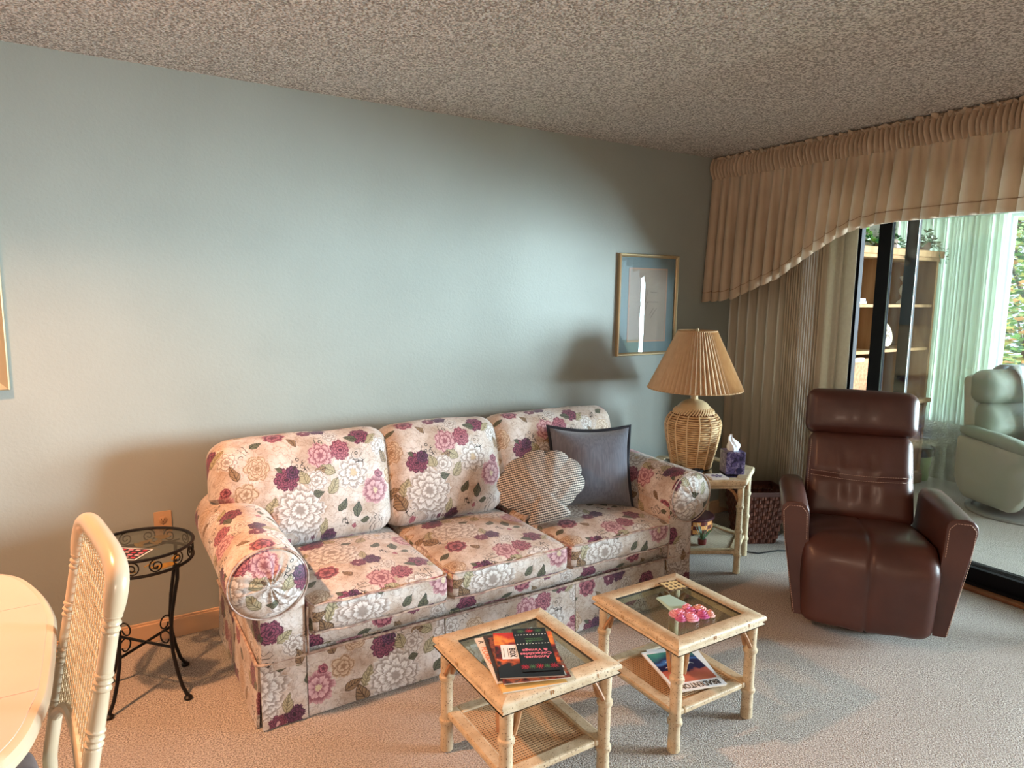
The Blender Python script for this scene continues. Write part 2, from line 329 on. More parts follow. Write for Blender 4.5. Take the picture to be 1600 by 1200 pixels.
# ---------------------------------------------------------------- mesh builder
class MB:
    def __init__(s): s.v = []; s.f = []; s.uv = {}; s.hasuv = False
    def add(s, verts, faces, uvs=None, T=None):
        o = len(s.v)
        for q in verts: s.v.append(tuple(T @ Vector(q)) if T is not None else tuple(q))
        for i, fc in enumerate(faces):
            if uvs is not None: s.uv[len(s.f)] = uvs[i]; s.hasuv = True
            s.f.append(tuple(o+k for k in fc))
        return s
    def box(s, c, d, rz=0, T=None):
        x, y, z = d[0]/2, d[1]/2, d[2]/2
        vs = [Vector((sx*x, sy*y, sz*z)) for sz in (-1, 1) for sy in (-1, 1) for sx in (-1, 1)]
        R = Matrix.Translation(Vector(c)) @ Matrix.Rotation(rz, 4, 'Z')
        if T is not None: R = T @ R
        return s.add([R @ q for q in vs], [(0, 2, 3, 1), (4, 5, 7, 6), (0, 1, 5, 4), (2, 6, 7, 3), (0, 4, 6, 2), (1, 3, 7, 5)])
    def hexa(s, pts):  # 8 corner points: bottom 4 ccw, top 4 ccw
        return s.add(pts, [(3, 2, 1, 0), (4, 5, 6, 7), (0, 1, 5, 4), (1, 2, 6, 5), (2, 3, 7, 6), (3, 0, 4, 7)])
    def prism(s, poly, z0, z1, T=None):
        n = len(poly)
        vs = [(x, y, z0) for x, y in poly]+[(x, y, z1) for x, y in poly]
        fs = [tuple(reversed(range(n))), tuple(range(n, 2*n))]+[(i, (i+1) % n, n+(i+1) % n, n+i) for i in range(n)]
        return s.add(vs, fs, T=T)
    def grid(s, fn, nu, nv, cu=False, cv=False, uvf=None, caps=False):
        NU = nu if cu else nu+1; NV = nv if cv else nv+1
        vs = [fn(i/nu, j/nv) for j in range(NV) for i in range(NU)]
        fs = []; uvs = []
        for j in range(nv):
            for i in range(nu):
                i1 = (i+1) % NU; j1 = (j+1) % NV
                fs.append((j*NU+i, j*NU+i1, j1*NU+i1, j1*NU+i))
                if uvf: uvs.append([uvf(a/nu, b/nv) for a, b in ((i, j), (i+1, j), (i+1, j+1), (i, j+1))])
        if caps and cu:
            fs.append(tuple(reversed(range(NU)))); fs.append(tuple((NV-1)*NU+i for i in range(NU)))
            if uvf:
                for f in fs[-2:]: uvs.append([(vs[k][0], vs[k][2]) for k in f])
        return s.add(vs, fs, uvs if uvf else None)
    def lathe(s, prof, n=24, c=(0, 0, 0), fn=None, T=None):
        vs = []
        for r, z in prof:
            for i in range(n):
                a = 2*PI*i/n; rr = fn(a, r, z) if fn else r
                vs.append((c[0]+rr*math.cos(a), c[1]+rr*math.sin(a), c[2]+z))
        m = len(prof)
        fs = [(j*n+i, j*n+(i+1) % n, (j+1)*n+(i+1) % n, (j+1)*n+i) for j in range(m-1) for i in range(n)]
        if prof[0][0] > 1e-4: fs.append(tuple(reversed(range(n))))
        if prof[-1][0] > 1e-4: fs.append(tuple((m-1)*n+i for i in range(n)))
        return s.add(vs, fs, T=T)
    def tube(s, path, r, n=8, closed=False, cap=True, flat=None):
        P = [Vector(q) for q in path]; m = len(P); vs = []
        R = r if isinstance(r, (list, tuple)) else [r]*m
        t0 = (P[1]-P[0]).normalized(); ref = Vector((0, 0, 1)) if abs(t0.z) < .9 else Vector((1, 0, 0))
        nrm = t0.cross(ref).normalized()
        for i in range(m):
            a = P[(i-1) % m] if (closed or i > 0) else P[i]; b = P[(i+1) % m] if (closed or i < m-1) else P[i]
            t = (b-a).normalized(); nrm = (nrm-t*nrm.dot(t)).normalized(); bn = t.cross(nrm)
            for k in range(n):
                an = 2*PI*k/n; vs.append(P[i]+(nrm*math.cos(an)+bn*math.sin(an)*(flat or 1))*R[i])
        fs = []; mm = m if closed else m-1
        for j in range(mm):
            j1 = (j+1) % m
            for i in range(n): fs.append((j*n+i, j*n+(i+1) % n, j1*n+(i+1) % n, j1*n+i))
        if cap and not closed: fs.append(tuple(reversed(range(n)))); fs.append(tuple((m-1)*n+i for i in range(n)))
        return s.add(vs, fs)
    def rbox(s, c, d, r, n=(8, 8, 6), crown=(0, 0, 0), wob=0, T=None, seed=0, post=None):
        """rounded, puffed box: crown = bulge of the +-x, +-y, +-z faces"""
        hx, hy, hz = d[0]/2, d[1]/2, d[2]/2; vid = {}; vs = []; fs = []
        C = Vector(c)
        def sub(k, N, h):
            # denser near the ends
            t = k/N*2-1; e = max(0, h-r)
            return math.copysign(min(1, abs(t)**.85), t)*h
        def vert(i, j, k):
            key = (i, j, k)
            if key in vid: return vid[key]
            p = Vector((sub(i, n[0], hx), sub(j, n[1], hy), sub(k, n[2], hz)))
            q = Vector((max(-hx+r, min(hx-r, p.x)), max(-hy+r, min(hy-r, p.y)), max(-hz+r, min(hz-r, p.z))))
            dd = p-q
            if dd.length > 1e-9: p = q+dd.normalized()*r
            u, v, w = p.x/hx, p.y/hy, p.z/hz
            o = Vector((crown[0]*u*(1-v*v)*(1-w*w), crown[1]*v*(1-u*u)*(1-w*w), crown[2]*w*(1-u*u)*(1-v*v)))
            p = p+o
            if wob: p += noise.noise_vector(p*5+Vector((seed*7.1, seed*3.3, 1)))*wob
            if post: p = post(p)
            p = p+C
            if T is not None: p = T @ p
            vid[key] = len(vs); vs.append(p); return vid[key]
        A, B, D = n
        for j in range(B):
            for i in range(A):
                fs.append((vert(i, j, 0), vert(i, j+1, 0), vert(i+1, j+1, 0), vert(i+1, j, 0)))
                fs.append((vert(i, j, D), vert(i+1, j, D), vert(i+1, j+1, D), vert(i, j+1, D)))
        for k in range(D):
            for i in range(A):
                fs.append((vert(i, 0, k), vert(i+1, 0, k), vert(i+1, 0, k+1), vert(i, 0, k+1)))
                fs.append((vert(i, B, k), vert(i, B, k+1), vert(i+1, B, k+1), vert(i+1, B, k)))
            for j in range(B):
                fs.append((vert(0, j, k), vert(0, j, k+1), vert(0, j+1, k+1), vert(0, j+1, k)))
                fs.append((vert(A, j, k), vert(A, j+1, k), vert(A, j+1, k+1), vert(A, j, k+1)))
        return s.add(vs, fs)
    def build(s, name, m, parent=None, smooth=False, bevel=0, uvo=(0, 0), loc=None, sub=0, sharp=35, rz=0, uvfn=None):
        me = bpy.data.meshes.new(name); me.from_pydata([tuple(q) for q in s.v], [], s.f); me.validate(); me.update()
        ul = me.uv_layers.new(name='UVMap')
        for pl in me.polygons:
            if uvfn:
                for li in pl.loop_indices:
                    q = uvfn(me.vertices[me.loops[li].vertex_index].co); ul.data[li].uv = (q[0]+uvo[0], q[1]+uvo[1])
            elif pl.index in s.uv:
                for li, q in zip(pl.loop_indices, s.uv[pl.index]): ul.data[li].uv = (q[0]+uvo[0], q[1]+uvo[1])
            else:
                nn = pl.normal; ax = max(range(3), key=lambda k: abs(nn[k]))
                for li in pl.loop_indices:
                    co = me.vertices[me.loops[li].vertex_index].co
                    a = (co.y, co.z) if ax == 0 else (co.x, co.z) if ax == 1 else (co.x, co.y)
                    ul.data[li].uv = (a[0]+uvo[0], a[1]+uvo[1])
        me.materials.append(m)
        if smooth:
            for pl in me.polygons: pl.use_smooth = True
            me.set_sharp_from_angle(angle=math.radians(sharp))
        o = bpy.data.objects.new(name, me); COL.objects.link(o)
        if loc is not None: o.location = loc
        if rz: o.rotation_euler.z = rz
        if parent is not None: o.parent = parent
        if bevel:
            b = o.modifiers.new('bevel', 'BEVEL'); b.width = bevel; b.segments = 2; b.limit_method = 'ANGLE'; b.angle_limit = math.radians(40)
        if sub:
            b = o.modifiers.new('sub', 'SUBSURF'); b.levels = sub; b.render_levels = sub
        return o
def thing(name, label, cat, loc=(0, 0, 0), rz=0, group=None):
    o = bpy.data.objects.new(name, None); COL.objects.link(o); o.location = loc; o.rotation_euler = (0, 0, rz)
    o['label'] = label; o['category'] = cat
    if group: o['group'] = group
    return o
def tag(o, label, cat, group=None):
    o['label'] = label; o['category'] = cat
    if group: o['group'] = group
    return o
def struct(mb, name, m, parent=None, **kw):
    o = mb.build(name, m, parent, **kw)
    if parent is None: o['kind'] = 'structure'
    return o
def text(name, body, size, m, parent, loc, rot=(0, 0, 0), align='CENTER', extrude=.0003, sx=1, bold=0):
    cu = bpy.data.curves.new(name, 'FONT'); cu.body = body; cu.size = size; cu.align_x = align; cu.align_y = 'CENTER'
    cu.extrude = extrude; cu.resolution_u = 2; cu.offset = bold
    tmp = bpy.data.objects.new(name, cu); COL.objects.link(tmp)
    dg = bpy.context.evaluated_depsgraph_get(); dg.update()
    me = bpy.data.meshes.new_from_object(tmp.evaluated_get(dg)); bpy.data.objects.remove(tmp)
    me.materials.clear(); me.materials.append(m)
    o = bpy.data.objects.new(name, me); COL.objects.link(o); o.parent = parent; o.location = loc; o.rotation_euler = rot; o.scale = (sx, 1, 1)
    return o
def arc(c, r0, r1, a0, a1, n, plane='xz'):
    out = []
    for i in range(n+1):
        t = i/n; a = a0+(a1-a0)*t; r = r0+(r1-r0)*t
        out.append((c[0]+r*math.cos(a), c[1]+r*math.sin(a)))
    return out

# ================================================================ SETTING
XL, XR, YB, YF, H = -3.4, 3.93, -2.4, 3.24, 2.44     # room
LX, LH = 6.2, 2.38                                      # lanai outer wall, lanai ceiling
struct(MB().box(((XL+LX)/2+.05, (YB+YF)/2+.1, -.05), (LX-XL+.3, YF-YB+.6, .1)), 'floor', M_CARPET)
struct(MB().box(((XL+XR)/2, (YB+YF)/2, H+.05), (XR-XL+.4, YF-YB+.4, .1)), 'ceiling', M_CEIL)
struct(MB().box(((XL+XR+.22)/2, YF+.06, 1.22), (XR-XL+.22, .12, 2.44)), 'wall_back', M_WALL)
struct(MB().box((XL-.06, (YB+YF)/2, 1.22), (.12, YF-YB, 2.44)), 'wall_left', M_WALLW)
struct(MB().box(((XL+XR)/2, YB-.06, 1.22), (XR-XL+.3, .12, 2.44)), 'wall_front', M_WALLW)
Y0, Y1 = -1.35, 2.58                                    # slider opening
b = MB()
b.box((XR+.11, (Y1+YF)/2, 1.22), (.22, YF-Y1, 2.44)); b.box((XR+.11, (Y0+YB)/2, 1.22), (.22, Y0-YB, 2.44))
b.box((XR+.11, (Y0+Y1)/2, (2.16+H)/2), (.22, Y1-Y0, H-2.16))
struct(b, 'wall_right', M_WALL)
b = MB().box(((XL+XR)/2, YF-.007, .043), (XR-XL, .014, .086)).box(((XL+XR)/2, YF-.004, .09), (XR-XL, .008, .012))
struct(b, 'baseboard_back', M_BASE, bevel=.003)
struct(MB().box((XR-.006, (Y1+YF)/2, .043), (.012, YF-Y1, .086)), 'baseboard_right', M_BASE, bevel=.003)
# wooden threshold strip
struct(MB().box((XR+.028, (Y0+Y1)/2, .009), (.05, Y1-Y0, .018)), 'trim_1', M_OAKD, bevel=.004)

# sliding glass door: frame, three tracks, two visible panels
dr = bpy.data.objects.new('door_1', None); COL.objects.link(dr); dr.location = (4.08, Y1, 0); dr['kind'] = 'structure'
def dpart(mb, name, m, **kw): return mb.build(name, m, dr, **kw)
def D(x, y, z): return (x-4.08, y-Y1, z)
b = MB().box(D(4.08, Y1-.018, 1.08), (.24, .036, 2.16)).box(D(4.05, Y1-.045, 1.08), (.02, .02, 2.16)).box(D(4.08, (Y0+Y1)/2, 2.145), (.24, Y1-Y0, .03))
b.box(D(4.14, Y1-.045, 1.08), (.02, .02, 2.16)).box(D(4.08, Y0+.018, 1.08), (.24, .036, 2.16))
dpart(b, 'frame', M_BLACKAL)
dpart(MB().box(D(3.972, Y1-.030, 1.03), (.003, .003, 2.0)), 'weather_strip', M_ALU)
b = MB().box(D(4.09, (Y0+Y1)/2, .006), (.24, Y1-Y0, .012))
for x in (3.985, 4.03, 4.2): b.box(D(x, (Y0+Y1)/2, .015), (.010, Y1-Y0, .03))
dpart(b, 'track', M_BLACKAL)
dpart(MB().box(D(4.105, (Y0+Y1)/2, .02), (.008, Y1-Y0, .042)), 'track_rail', M_ALU)
def panel(x, ya, yb, st):
    b = MB().box(D(x, ya-st/2, 1.08), (.034, st, 2.08)).box(D(x, yb+.03, 1.08), (.034, .06, 2.08))
    b.box(D(x, (ya+yb)/2, 2.09), (.034, ya-yb, .05)).box(D(x, (ya+yb)/2, .065), (.034, ya-yb, .07))
    o = dpart(b, 'sliding_panel', M_BLACKAL, bevel=.003)
    g = MB().box(D(x, (ya+yb)/2, 1.08), (.005, ya-yb-.08, 2.04)).build('pane', M_SMOKE, o)
    MB().box(D(x-.019, ya-st-.004, 1.03), (.004, .004, 2.04)).build('glazing_strip', M_ALU, o)
    return o
p1 = panel(4.04, 2.355, .75, .078); panel(4.12, 2.235, .62, .066); panel(4.04, .72, Y0+.05, .07)
dpart(MB().rbox(D(3.975, Y1-.040, .98), (.02, .018, .12), .006, (3, 3, 5)), 'latch', M_WHITEF, smooth=True)

# lanai shell
struct(MB().box(((4.15+LX)/2, (YB+YF)/2+.1, LH+.05), (LX-4.15+.5, YF-YB+.6, .1)), 'ceiling_lanai', M_WALLW)
struct(MB().box(((4.15+LX)/2+.1, 3.47, 1.2), (LX-4.15+.3, .12, 2.4)), 'wall_lanai_end', M_STUCCO)
struct(MB().box(((4.15+LX)/2+.1, YB-.06, 1.2), (LX-4.15+.3, .12, 2.4)), 'wall_lanai_front', M_STUCCO)
struct(MB().box((LX+.09, (YB+3.42)/2, .25), (.18, 3.42-YB, .50)), 'wall_lanai_knee', M_STUCCO)
struct(MB().box((LX+.09, (YB+3.42)/2, (2.25+LH)/2), (.18, 3.42-YB, LH-2.25)), 'wall_lanai_header', M_STUCCO)
wy = [3.41, 2.61, 1.78, .36, -1.05, YB+.02]
for i in range(0, len(wy)-1):
    ya, yb = wy[i], wy[i+1]
    w = bpy.data.objects.new('window_%d' % (i+1), None); COL.objects.link(w); w.location = (LX+.09, (ya+yb)/2, .5); w['kind'] = 'structure'
    L_ = ya-yb; t = .028
    b = MB()
    for s_ in (-1, 1): b.box((0, s_*(L_/2-t/2), .875), (.07, t, 1.75))
    b.box((0, 0, .025), (.07, L_-2*t, .05)).box((0, 0, 1.725), (.07, L_-2*t, .05))
    b.build('window_frame', M_WHITEF, w)
    MB().box((0, 0, .875), (.005, L_-2*t, 1.65)).build('pane', M_PANE, w)

# outdoors: lawn and trees
tag(MB().box((16, 1, -.3), (19, 30, .1)).build('lawn', mat('lawn_grass', (110, 140, 60), .9, (150, 160, 80), 3), None), 'green lawn outside the lanai window', 'lawn')
def tree(x, y, h, r, seed, label, cols):
    rnd = random.Random(seed)
    t = thing('garden_tree', label, 'tree', (x, y, -.25), 0, None)
    MB().tube([(0, 0, 0), (.05, .03, h*.3), (-.04, .06, h*.6), (.02, 0, h*.85)], [.12, .1, .07, .03], 8).build('trunk', mat('bark', (90, 70, 55), .9, (60, 46, 36), 12), t, smooth=True)
    br = MB()
    for k in range(9):
        a = rnd.uniform(0, 2*PI); z = h*rnd.uniform(.25, .75)
        br.tube([(0, .03, z), (math.cos(a)*r*.4, math.sin(a)*r*.4, z+h*.08), (math.cos(a)*r*.8, math.sin(a)*r*.8, z+h*.2)], [.04, .025, .01], 5)
    br.build('branches', mat('bark', (90, 70, 55), .9), t, smooth=True)
    for ci, (cc, num) in enumerate(cols):
        b = MB()
        for k in range(num):
            while True:
                q = Vector((rnd.uniform(-1, 1), rnd.uniform(-1, 1), rnd.uniform(-1, 1)))
                if q.length < 1 and q.length > .35: break
            c = Vector((q.x*r, q.y*r, h*.56+q.z*h*.46))
            R = Matrix.Rotation(rnd.uniform(0, 2*PI), 4, 'Z') @ Matrix.Rotation(rnd.uniform(-1.1, 1.1), 4, 'X')
            s_ = rnd.uniform(.035, .07)
            pts = [(-s_, 0, 0), (-.2*s_, -.5*s_, .1*s_), (s_, 0, 0), (-.2*s_, .5*s_, .1*s_)]
            b.add([c+(R @ Vector(p_)) for p_ in pts], [(0, 1, 2, 3)])
        o = b.build('leaves', mat('leaf_tone_%s' % cc[0], cc[1], .5, trans=.35), t); o['kind'] = 'stuff'
leafcols = [(('green', (96, 140, 58)), 1900), (('yellow', (214, 200, 110)), 1100), (('orange', (220, 150, 90)), 700), (('dark', (40, 84, 40)), 900), (('pale', (190, 214, 150)), 1100)]
tree(9.2, 3.45, 3.4, 1.1, 1, 'leafy garden tree with green, yellow and orange leaves outside the far window', leafcols)
tree(12.0, 5.6, 4.6, 1.25, 2, 'taller green and yellow tree behind the one outside the far window', leafcols)
tree(12.2, 2.9, 4.2, 1.25, 3, 'bushy garden tree at the right edge of the far window', leafcols)

# ================================================================ SOFA
sf = thing('floral_sofa', 'long rolled-arm three-seat sofa in cream, plum and pink floral chintz against the grey-green wall', 'sofa', (1.505, 2.78, 0))
ox, oy = 1.505, 2.78
def SP(x, y, z): return (x-ox, y-oy, z)
# frame: plinth + back
b = MB().rbox(SP(1.505, 2.79, .17), (2.06, .82, .26), .02, (10, 6, 3)); b.build('base', M_FLORAL, sf, smooth=True)
b = MB().rbox(SP(1.5, 2.80, .285), (1.77, .86, .09), .03, (12, 6, 3), (0, .004, 0), .004); b.build('front_rail', M_FLORAL, sf, smooth=True, uvo=(.1, .2))
b = MB().rbox(SP(1.505, 3.12, .52), (2.04, .14, .62), .05, (12, 3, 6)); b.build('back_frame', M_FLORAL, sf, smooth=True)
# seat cushions
cx = [(.612, 1.172), (1.172, 1.765), (1.765, 2.392)]
for i, (a, c) in enumerate(cx):
    w = c-a
    b = MB().rbox(SP((a+c)/2, 2.665, .385), (w-.006, .70, .125), .032, (18, 18, 6), (.006, .008, .038), .006, seed=i)
    o = b.build('seat_cushion', M_FLORAL, sf, smooth=True, uvo=(-(a-ox)+.02, .28))
    # piping along the top and bottom front seams
    for zz in (.437, .331):
        pth = [SP(a+.02, 2.66, zz+.004), SP(a+.006, 2.42, zz), SP(a+.012, 2.335, zz)]
        pth += [SP(a+.02+(w-.04)*k/10, 2.316-.005*math.sin(PI*k/10), zz+.004*math.sin(k*1.9+i)) for k in range(11)]
        pth += [SP(c-.012, 2.335, zz), SP(c-.006, 2.42, zz), SP(c-.02, 2.66, zz+.004)]
        MB().tube(pth, .0042, 6).build('piping', M_PIPING, o, smooth=True)
# back cushions: bulging, leaning back
bx = [(.395, 1.155), (1.120, 1.745), (1.705, 2.50)]
for i, (a, c) in enumerate(bx):
    w = c-a
    T = Matrix.Translation(Vector(SP((a+c)/2, 2.905, .455))) @ Matrix.Rotation(math.radians(-13), 4, 'X')
    hgt = .475
    def post(p, i=i, w=w):
        # the outer cushions narrow below the arm
        if p.z < -.02:
            k = min(1, (-.02-p.z)/.06)
            if i == 0 and p.x < -w/2+.24: p.x += .20*k*(1-(p.x+w/2)/.24) if p.x+w/2 < .24 else 0
            if i == 2 and p.x > w/2-.16: p.x -= .12*k*(1-(w/2-p.x)/.16)
        return p
    b = MB().rbox((0, 0, hgt/2), (w, .20, hgt), .085, (20, 10, 18), (.012, .05, .008), .009, T=T, seed=i+5, post=post)
    Ti = T.inverted()
    def buv(co, Ti=Ti, w=w):
        q = Ti @ co; return (q.x+w/2, q.z+max(0, q.y+.09))
    b.build('back_cushion', M_FLORAL, sf, smooth=True, uvo=(.02 if i else -.11, .01), uvfn=buv)
# rolled arms
def arm(side):
    axc = .482 if side < 0 else 2.528; R = .132; zc = .548
    y0, y1 = 2.335, 3.10
    def prof(a):   # slightly squashed roll
        return (R*(1.0+.03*math.cos(2*a)))
    def fn(u, v):
        a = -.5*PI+2*PI*u; y = y0+(y1-y0)*v
        rr = prof(a)*(1+.012*math.sin(9*v+3*u)); zz = zc+.012*v*2
        if v < .03: rr *= .93
        return SP(axc+side*rr*math.cos(a), y, zz+rr*math.sin(a))
    o = MB().grid(fn, 40, 30, cu=True, caps=False, uvf=lambda u, v: (v*(y1-y0)+.1, u*2*PI*R+(.1 if side < 0 else .33))).build('arm_roll', M_FLORAL, sf, smooth=True)
    # gathered front face of the roll
    def cap(u, v):
        a = 2*PI*u; k = 1-v; rr = prof(a)*.99*k
        puck = (.0035*math.sin(a*11+2.5*math.sin(a*3)+4*k)+.006*noise.noise(Vector((math.cos(a)*3, math.sin(a)*3, k*5))))*math.sin(PI*min(1, k*1.05))
        bul = .035*(1-k*k)+.012*(1 if k < .97 else 0)
        return SP(axc+side*rr*math.cos(a), y0+.012-bul+puck, zc+rr*math.sin(a))
    MB().grid(cap, 72, 10, cu=True, uvf=lambda u, v: (.14*(1-v)*math.cos(2*PI*u)+.3, .14*(1-v)*math.sin(2*PI*u)+.2+(.1 if side < 0 else 0))).build('arm_front', M_FLORAL, o, smooth=True)
    MB().tube([SP(axc+side*prof(2*PI*k/40)*1.0*math.cos(2*PI*k/40), y0-.002, zc+prof(2*PI*k/40)*math.sin(2*PI*k/40)) for k in range(40)], .003, 6, closed=True).build('piping', M_PIPING, o, smooth=True)
    # arm body under the roll
    xi, xo = (.612, .445) if side < 0 else (2.392, 2.56)
    xm = (xi+xo)/2; w = abs(xi-xo)
    MB().rbox(SP(xm, 2.74, .37), (w, .80, .32), .02, (5, 12, 6), (.004, .004, 0), .003, seed=side).build('arm_panel', M_FLORAL, sf, smooth=True, uvo=(.25, .1))
    b = MB()
    b.tube([SP(xi-side*0-.0, 2.338, .25), SP(xi, 2.338, .43)], .004, 6)
    b.build('piping', M_PIPING, sf, smooth=True)
arm(-1); arm(1)
# skirt panels, each slightly flared, with kick pleats between
def skirt(p0, p1, nrm, seed, uo):
    a, c = Vector(p0), Vector(p1); d = c-a; n_ = Vector(nrm)
    th = .008
    def P(u, z, off):
        q = a+d*u; fl = .012*(1-z/.245)+.004*noise.noise(Vector((u*4+seed, z*5, 0)))
        return SP(q.x+n_.x*(fl+off), q.y+n_.y*(fl+off), z)
    b = MB().grid(lambda u, v: P(u, .006+.24*v, .012), 12, 6)
    b.grid(lambda u, v: P(1-u, .006+.24*v, .003), 12, 6)
    b.grid(lambda u, v: P(0 if u < 0 else 0, .006+.24*v, .003+.009*u), 1, 6); b.grid(lambda u, v: P(1, .006+.24*v, .012-.009*u), 1, 6)
    b.grid(lambda u, v: P(u, .006, .003+.009*v), 12, 1)
    b.build('skirt_panel', M_FLORAL, sf, smooth=True, uvo=uo)
ys = 2.368
xsk = [(.447, .606), (.611, 1.164), (1.170, 1.826), (1.832, 2.388), (2.393, 2.556)]
for i, (a, c) in enumerate(xsk): skirt((a, ys-(.006 if i in (0, 4) else 0), 0), (c, ys-(.006 if i in (0, 4) else 0), 0), (0, -1, 0), i*3.1, (i*.13, .1*i))
skirt((.455, 3.18, 0), (.455, 2.368, 0), (-1, 0, 0), 31, (.2, .3)); skirt((2.548, 2.368, 0), (2.548, 3.18, 0), (1, 0, 0), 37, (.1, .1))
b = MB(); b.tube([SP(.437, 3.18, .248), SP(.437, 2.35, .248), SP(.45, 2.345, .248), SP(2.553, 2.345, .248), SP(2.566, 2.36, .248), SP(2.566, 3.18, .248)], .0055, 6)
b.build('piping', M_PIPING, sf, smooth=True)

# ================================================================ PILLOWS
def pillow(name, label, loc, rot, w, h, t, m, flange, mf):
    o = thing(name, label, 'pillow', loc); o.rotation_euler = rot
    def surf(s):
        def fn(u, v):
            x, z = (u*2-1), (v*2-1)
            k = (max(0, 1-abs(x)**2.6))*(max(0, 1-abs(z)**2.6))
            pinch = 1-.06*(1-x*x) if abs(z) > .0 else 1
            px = x*w/2*(1-.09*(1-z*z)); pz = z*h/2*(1-.12*(1-x*x))
            y = s*(t/2*k**.5+.004)+.006*noise.noise(Vector((x*2.2, z*2.2, s)))*k
            return (px, y, pz+h/2)
        return fn
    b = MB().grid(surf(-1), 26, 26).grid(lambda u, v: surf(1)(1-u, v), 26, 26)
    b.build('cover', m, o, smooth=True, sharp=80)
    if flange:
        pts = []
        for e in range(4):
            for k in range(12):
                s_ = k/12*2-1
                x, z = [(s_, -1), (1, s_), (-s_, 1), (-1, -s_)][e]
                pts.append((x, z))
        def fr(u, v):
            i = int(round(u*48)) % 48; x, z = pts[i]
            px = x*w/2*(1-.09*(1-z*z)); pz = z*h/2*(1-.12*(1-x*x))+h/2
            dx, dz = (x if abs(x) == 1 else x*.3), (z if abs(z) == 1 else z*.3)
            f = flange*v; return (px+dx*f, .006*math.sin(i*1.1)*v, pz+dz*f)
        bb = MB().grid(fr, 48, 2, cu=True)
        q = bb.build('flange', mf, o, smooth=True); sm = q.modifiers.new('th', 'SOLIDIFY'); sm.thickness = .005; sm.offset = 0
    return o
gp = pillow('throw_pillow', 'square slate-grey throw pillow with dark flanged edge leaning in the right sofa corner', (2.155, 2.655, .452), (math.radians(-15), math.radians(1), math.radians(-22)), .43, .42, .22, M_GREY, .016, M_GREYFL)

def hound():
    m, N, p = new_mat('houndstooth'); L = m.node_tree.links
    c = N.n('ShaderNodeSeparateXYZ', i_0=coord(N, 'Object'))
    def st(x, ph, k): return N.m('GREATER_THAN', N.m('FRACT', N.m('ADD', N.m('MULTIPLY', x, 95.0), ph)), k)
    a, d = st(c.outputs[0], 0, .42), st(c.outputs[2], 0, .42)
    col = N.mix(N.m('MULTIPLY', a, d), lin((58, 56, 58)), lin((206, 196, 184)))
    col = N.mix(N.m('MULTIPLY', N.m('SUBTRACT', 1.0, a), d), col, lin((158, 148, 140)))
    L.new(col, p.inputs['Base Color']); p.inputs['Roughness'].default_value = .85
    return m
# scallop-shell cushion
sh = thing('shell_pillow', 'scallop-shell shaped cushion in small grey and cream check, in front of the slate pillow', 'pillow', (1.80, 2.525, .49))
sh.rotation_euler = (math.radians(-22), math.radians(-12), math.radians(-24))
def shell_r(a):  # a measured from +x in local x-z plane around the fan centre
    n = 7
    t = (a+PI*.28)/(PI*1.56)
    if 0 <= t <= 1: return .165+.028*abs(math.sin(t*n*PI))**.6+.012*math.sin(t*PI)
    return None
out = []
cz = .178
for k in range(85):
    t = k/84; a = -PI*.20+t*PI*1.40
    rr = (.196+.018*abs(math.sin(t*7*PI))**.7)
    out.append((rr*math.cos(a)*1.0, cz+rr*math.sin(a)*.76))
# base knob of the shell
out += [(-.125, .06), (-.085, .045), (-.10, .02), (-.10, .002), (-.05, -.004), (.05, -.004), (.10, .0), (.105, .02), (.085, .045), (.125, .06)]
NB = len(out)
def shf(s):
    def fn(u, v):
        i = int(round(u*NB)) % NB; x, z = out[i]; k = 1-v
        c0 = (0, cz*.82)
        px, pz = c0[0]+(x-c0[0])*k, c0[1]+(z-c0[1])*k
        a = math.atan2(pz-.03, px); rib = .007*abs(math.sin((a-.1)*5.6))*min(1, k*1.5)
        return (px, s*(.062*(1-k**2.6)**.6+.002-rib*(1 if k < .98 else 0)), pz)
    return fn
b = MB().grid(shf(-1), NB, 14, cu=True).grid(lambda u, v: shf(1)(1-u, v), NB, 14, cu=True)
b.build('cover', hound(), sh, smooth=True, sharp=80)
b = MB()
for j in range(1, 7):
    a = -PI*.20+j/7*PI*1.40
    b.tube([(math.cos(a)*.05, -.055, cz*.62+math.sin(a)*.04), (math.cos(a)*.12, -.048, cz*.8+math.sin(a)*.10), (math.cos(a)*.172, -.012, cz+math.sin(a)*.155)], .0022, 5)
b.build('rib_seam', M_GREYFL, sh, smooth=True)

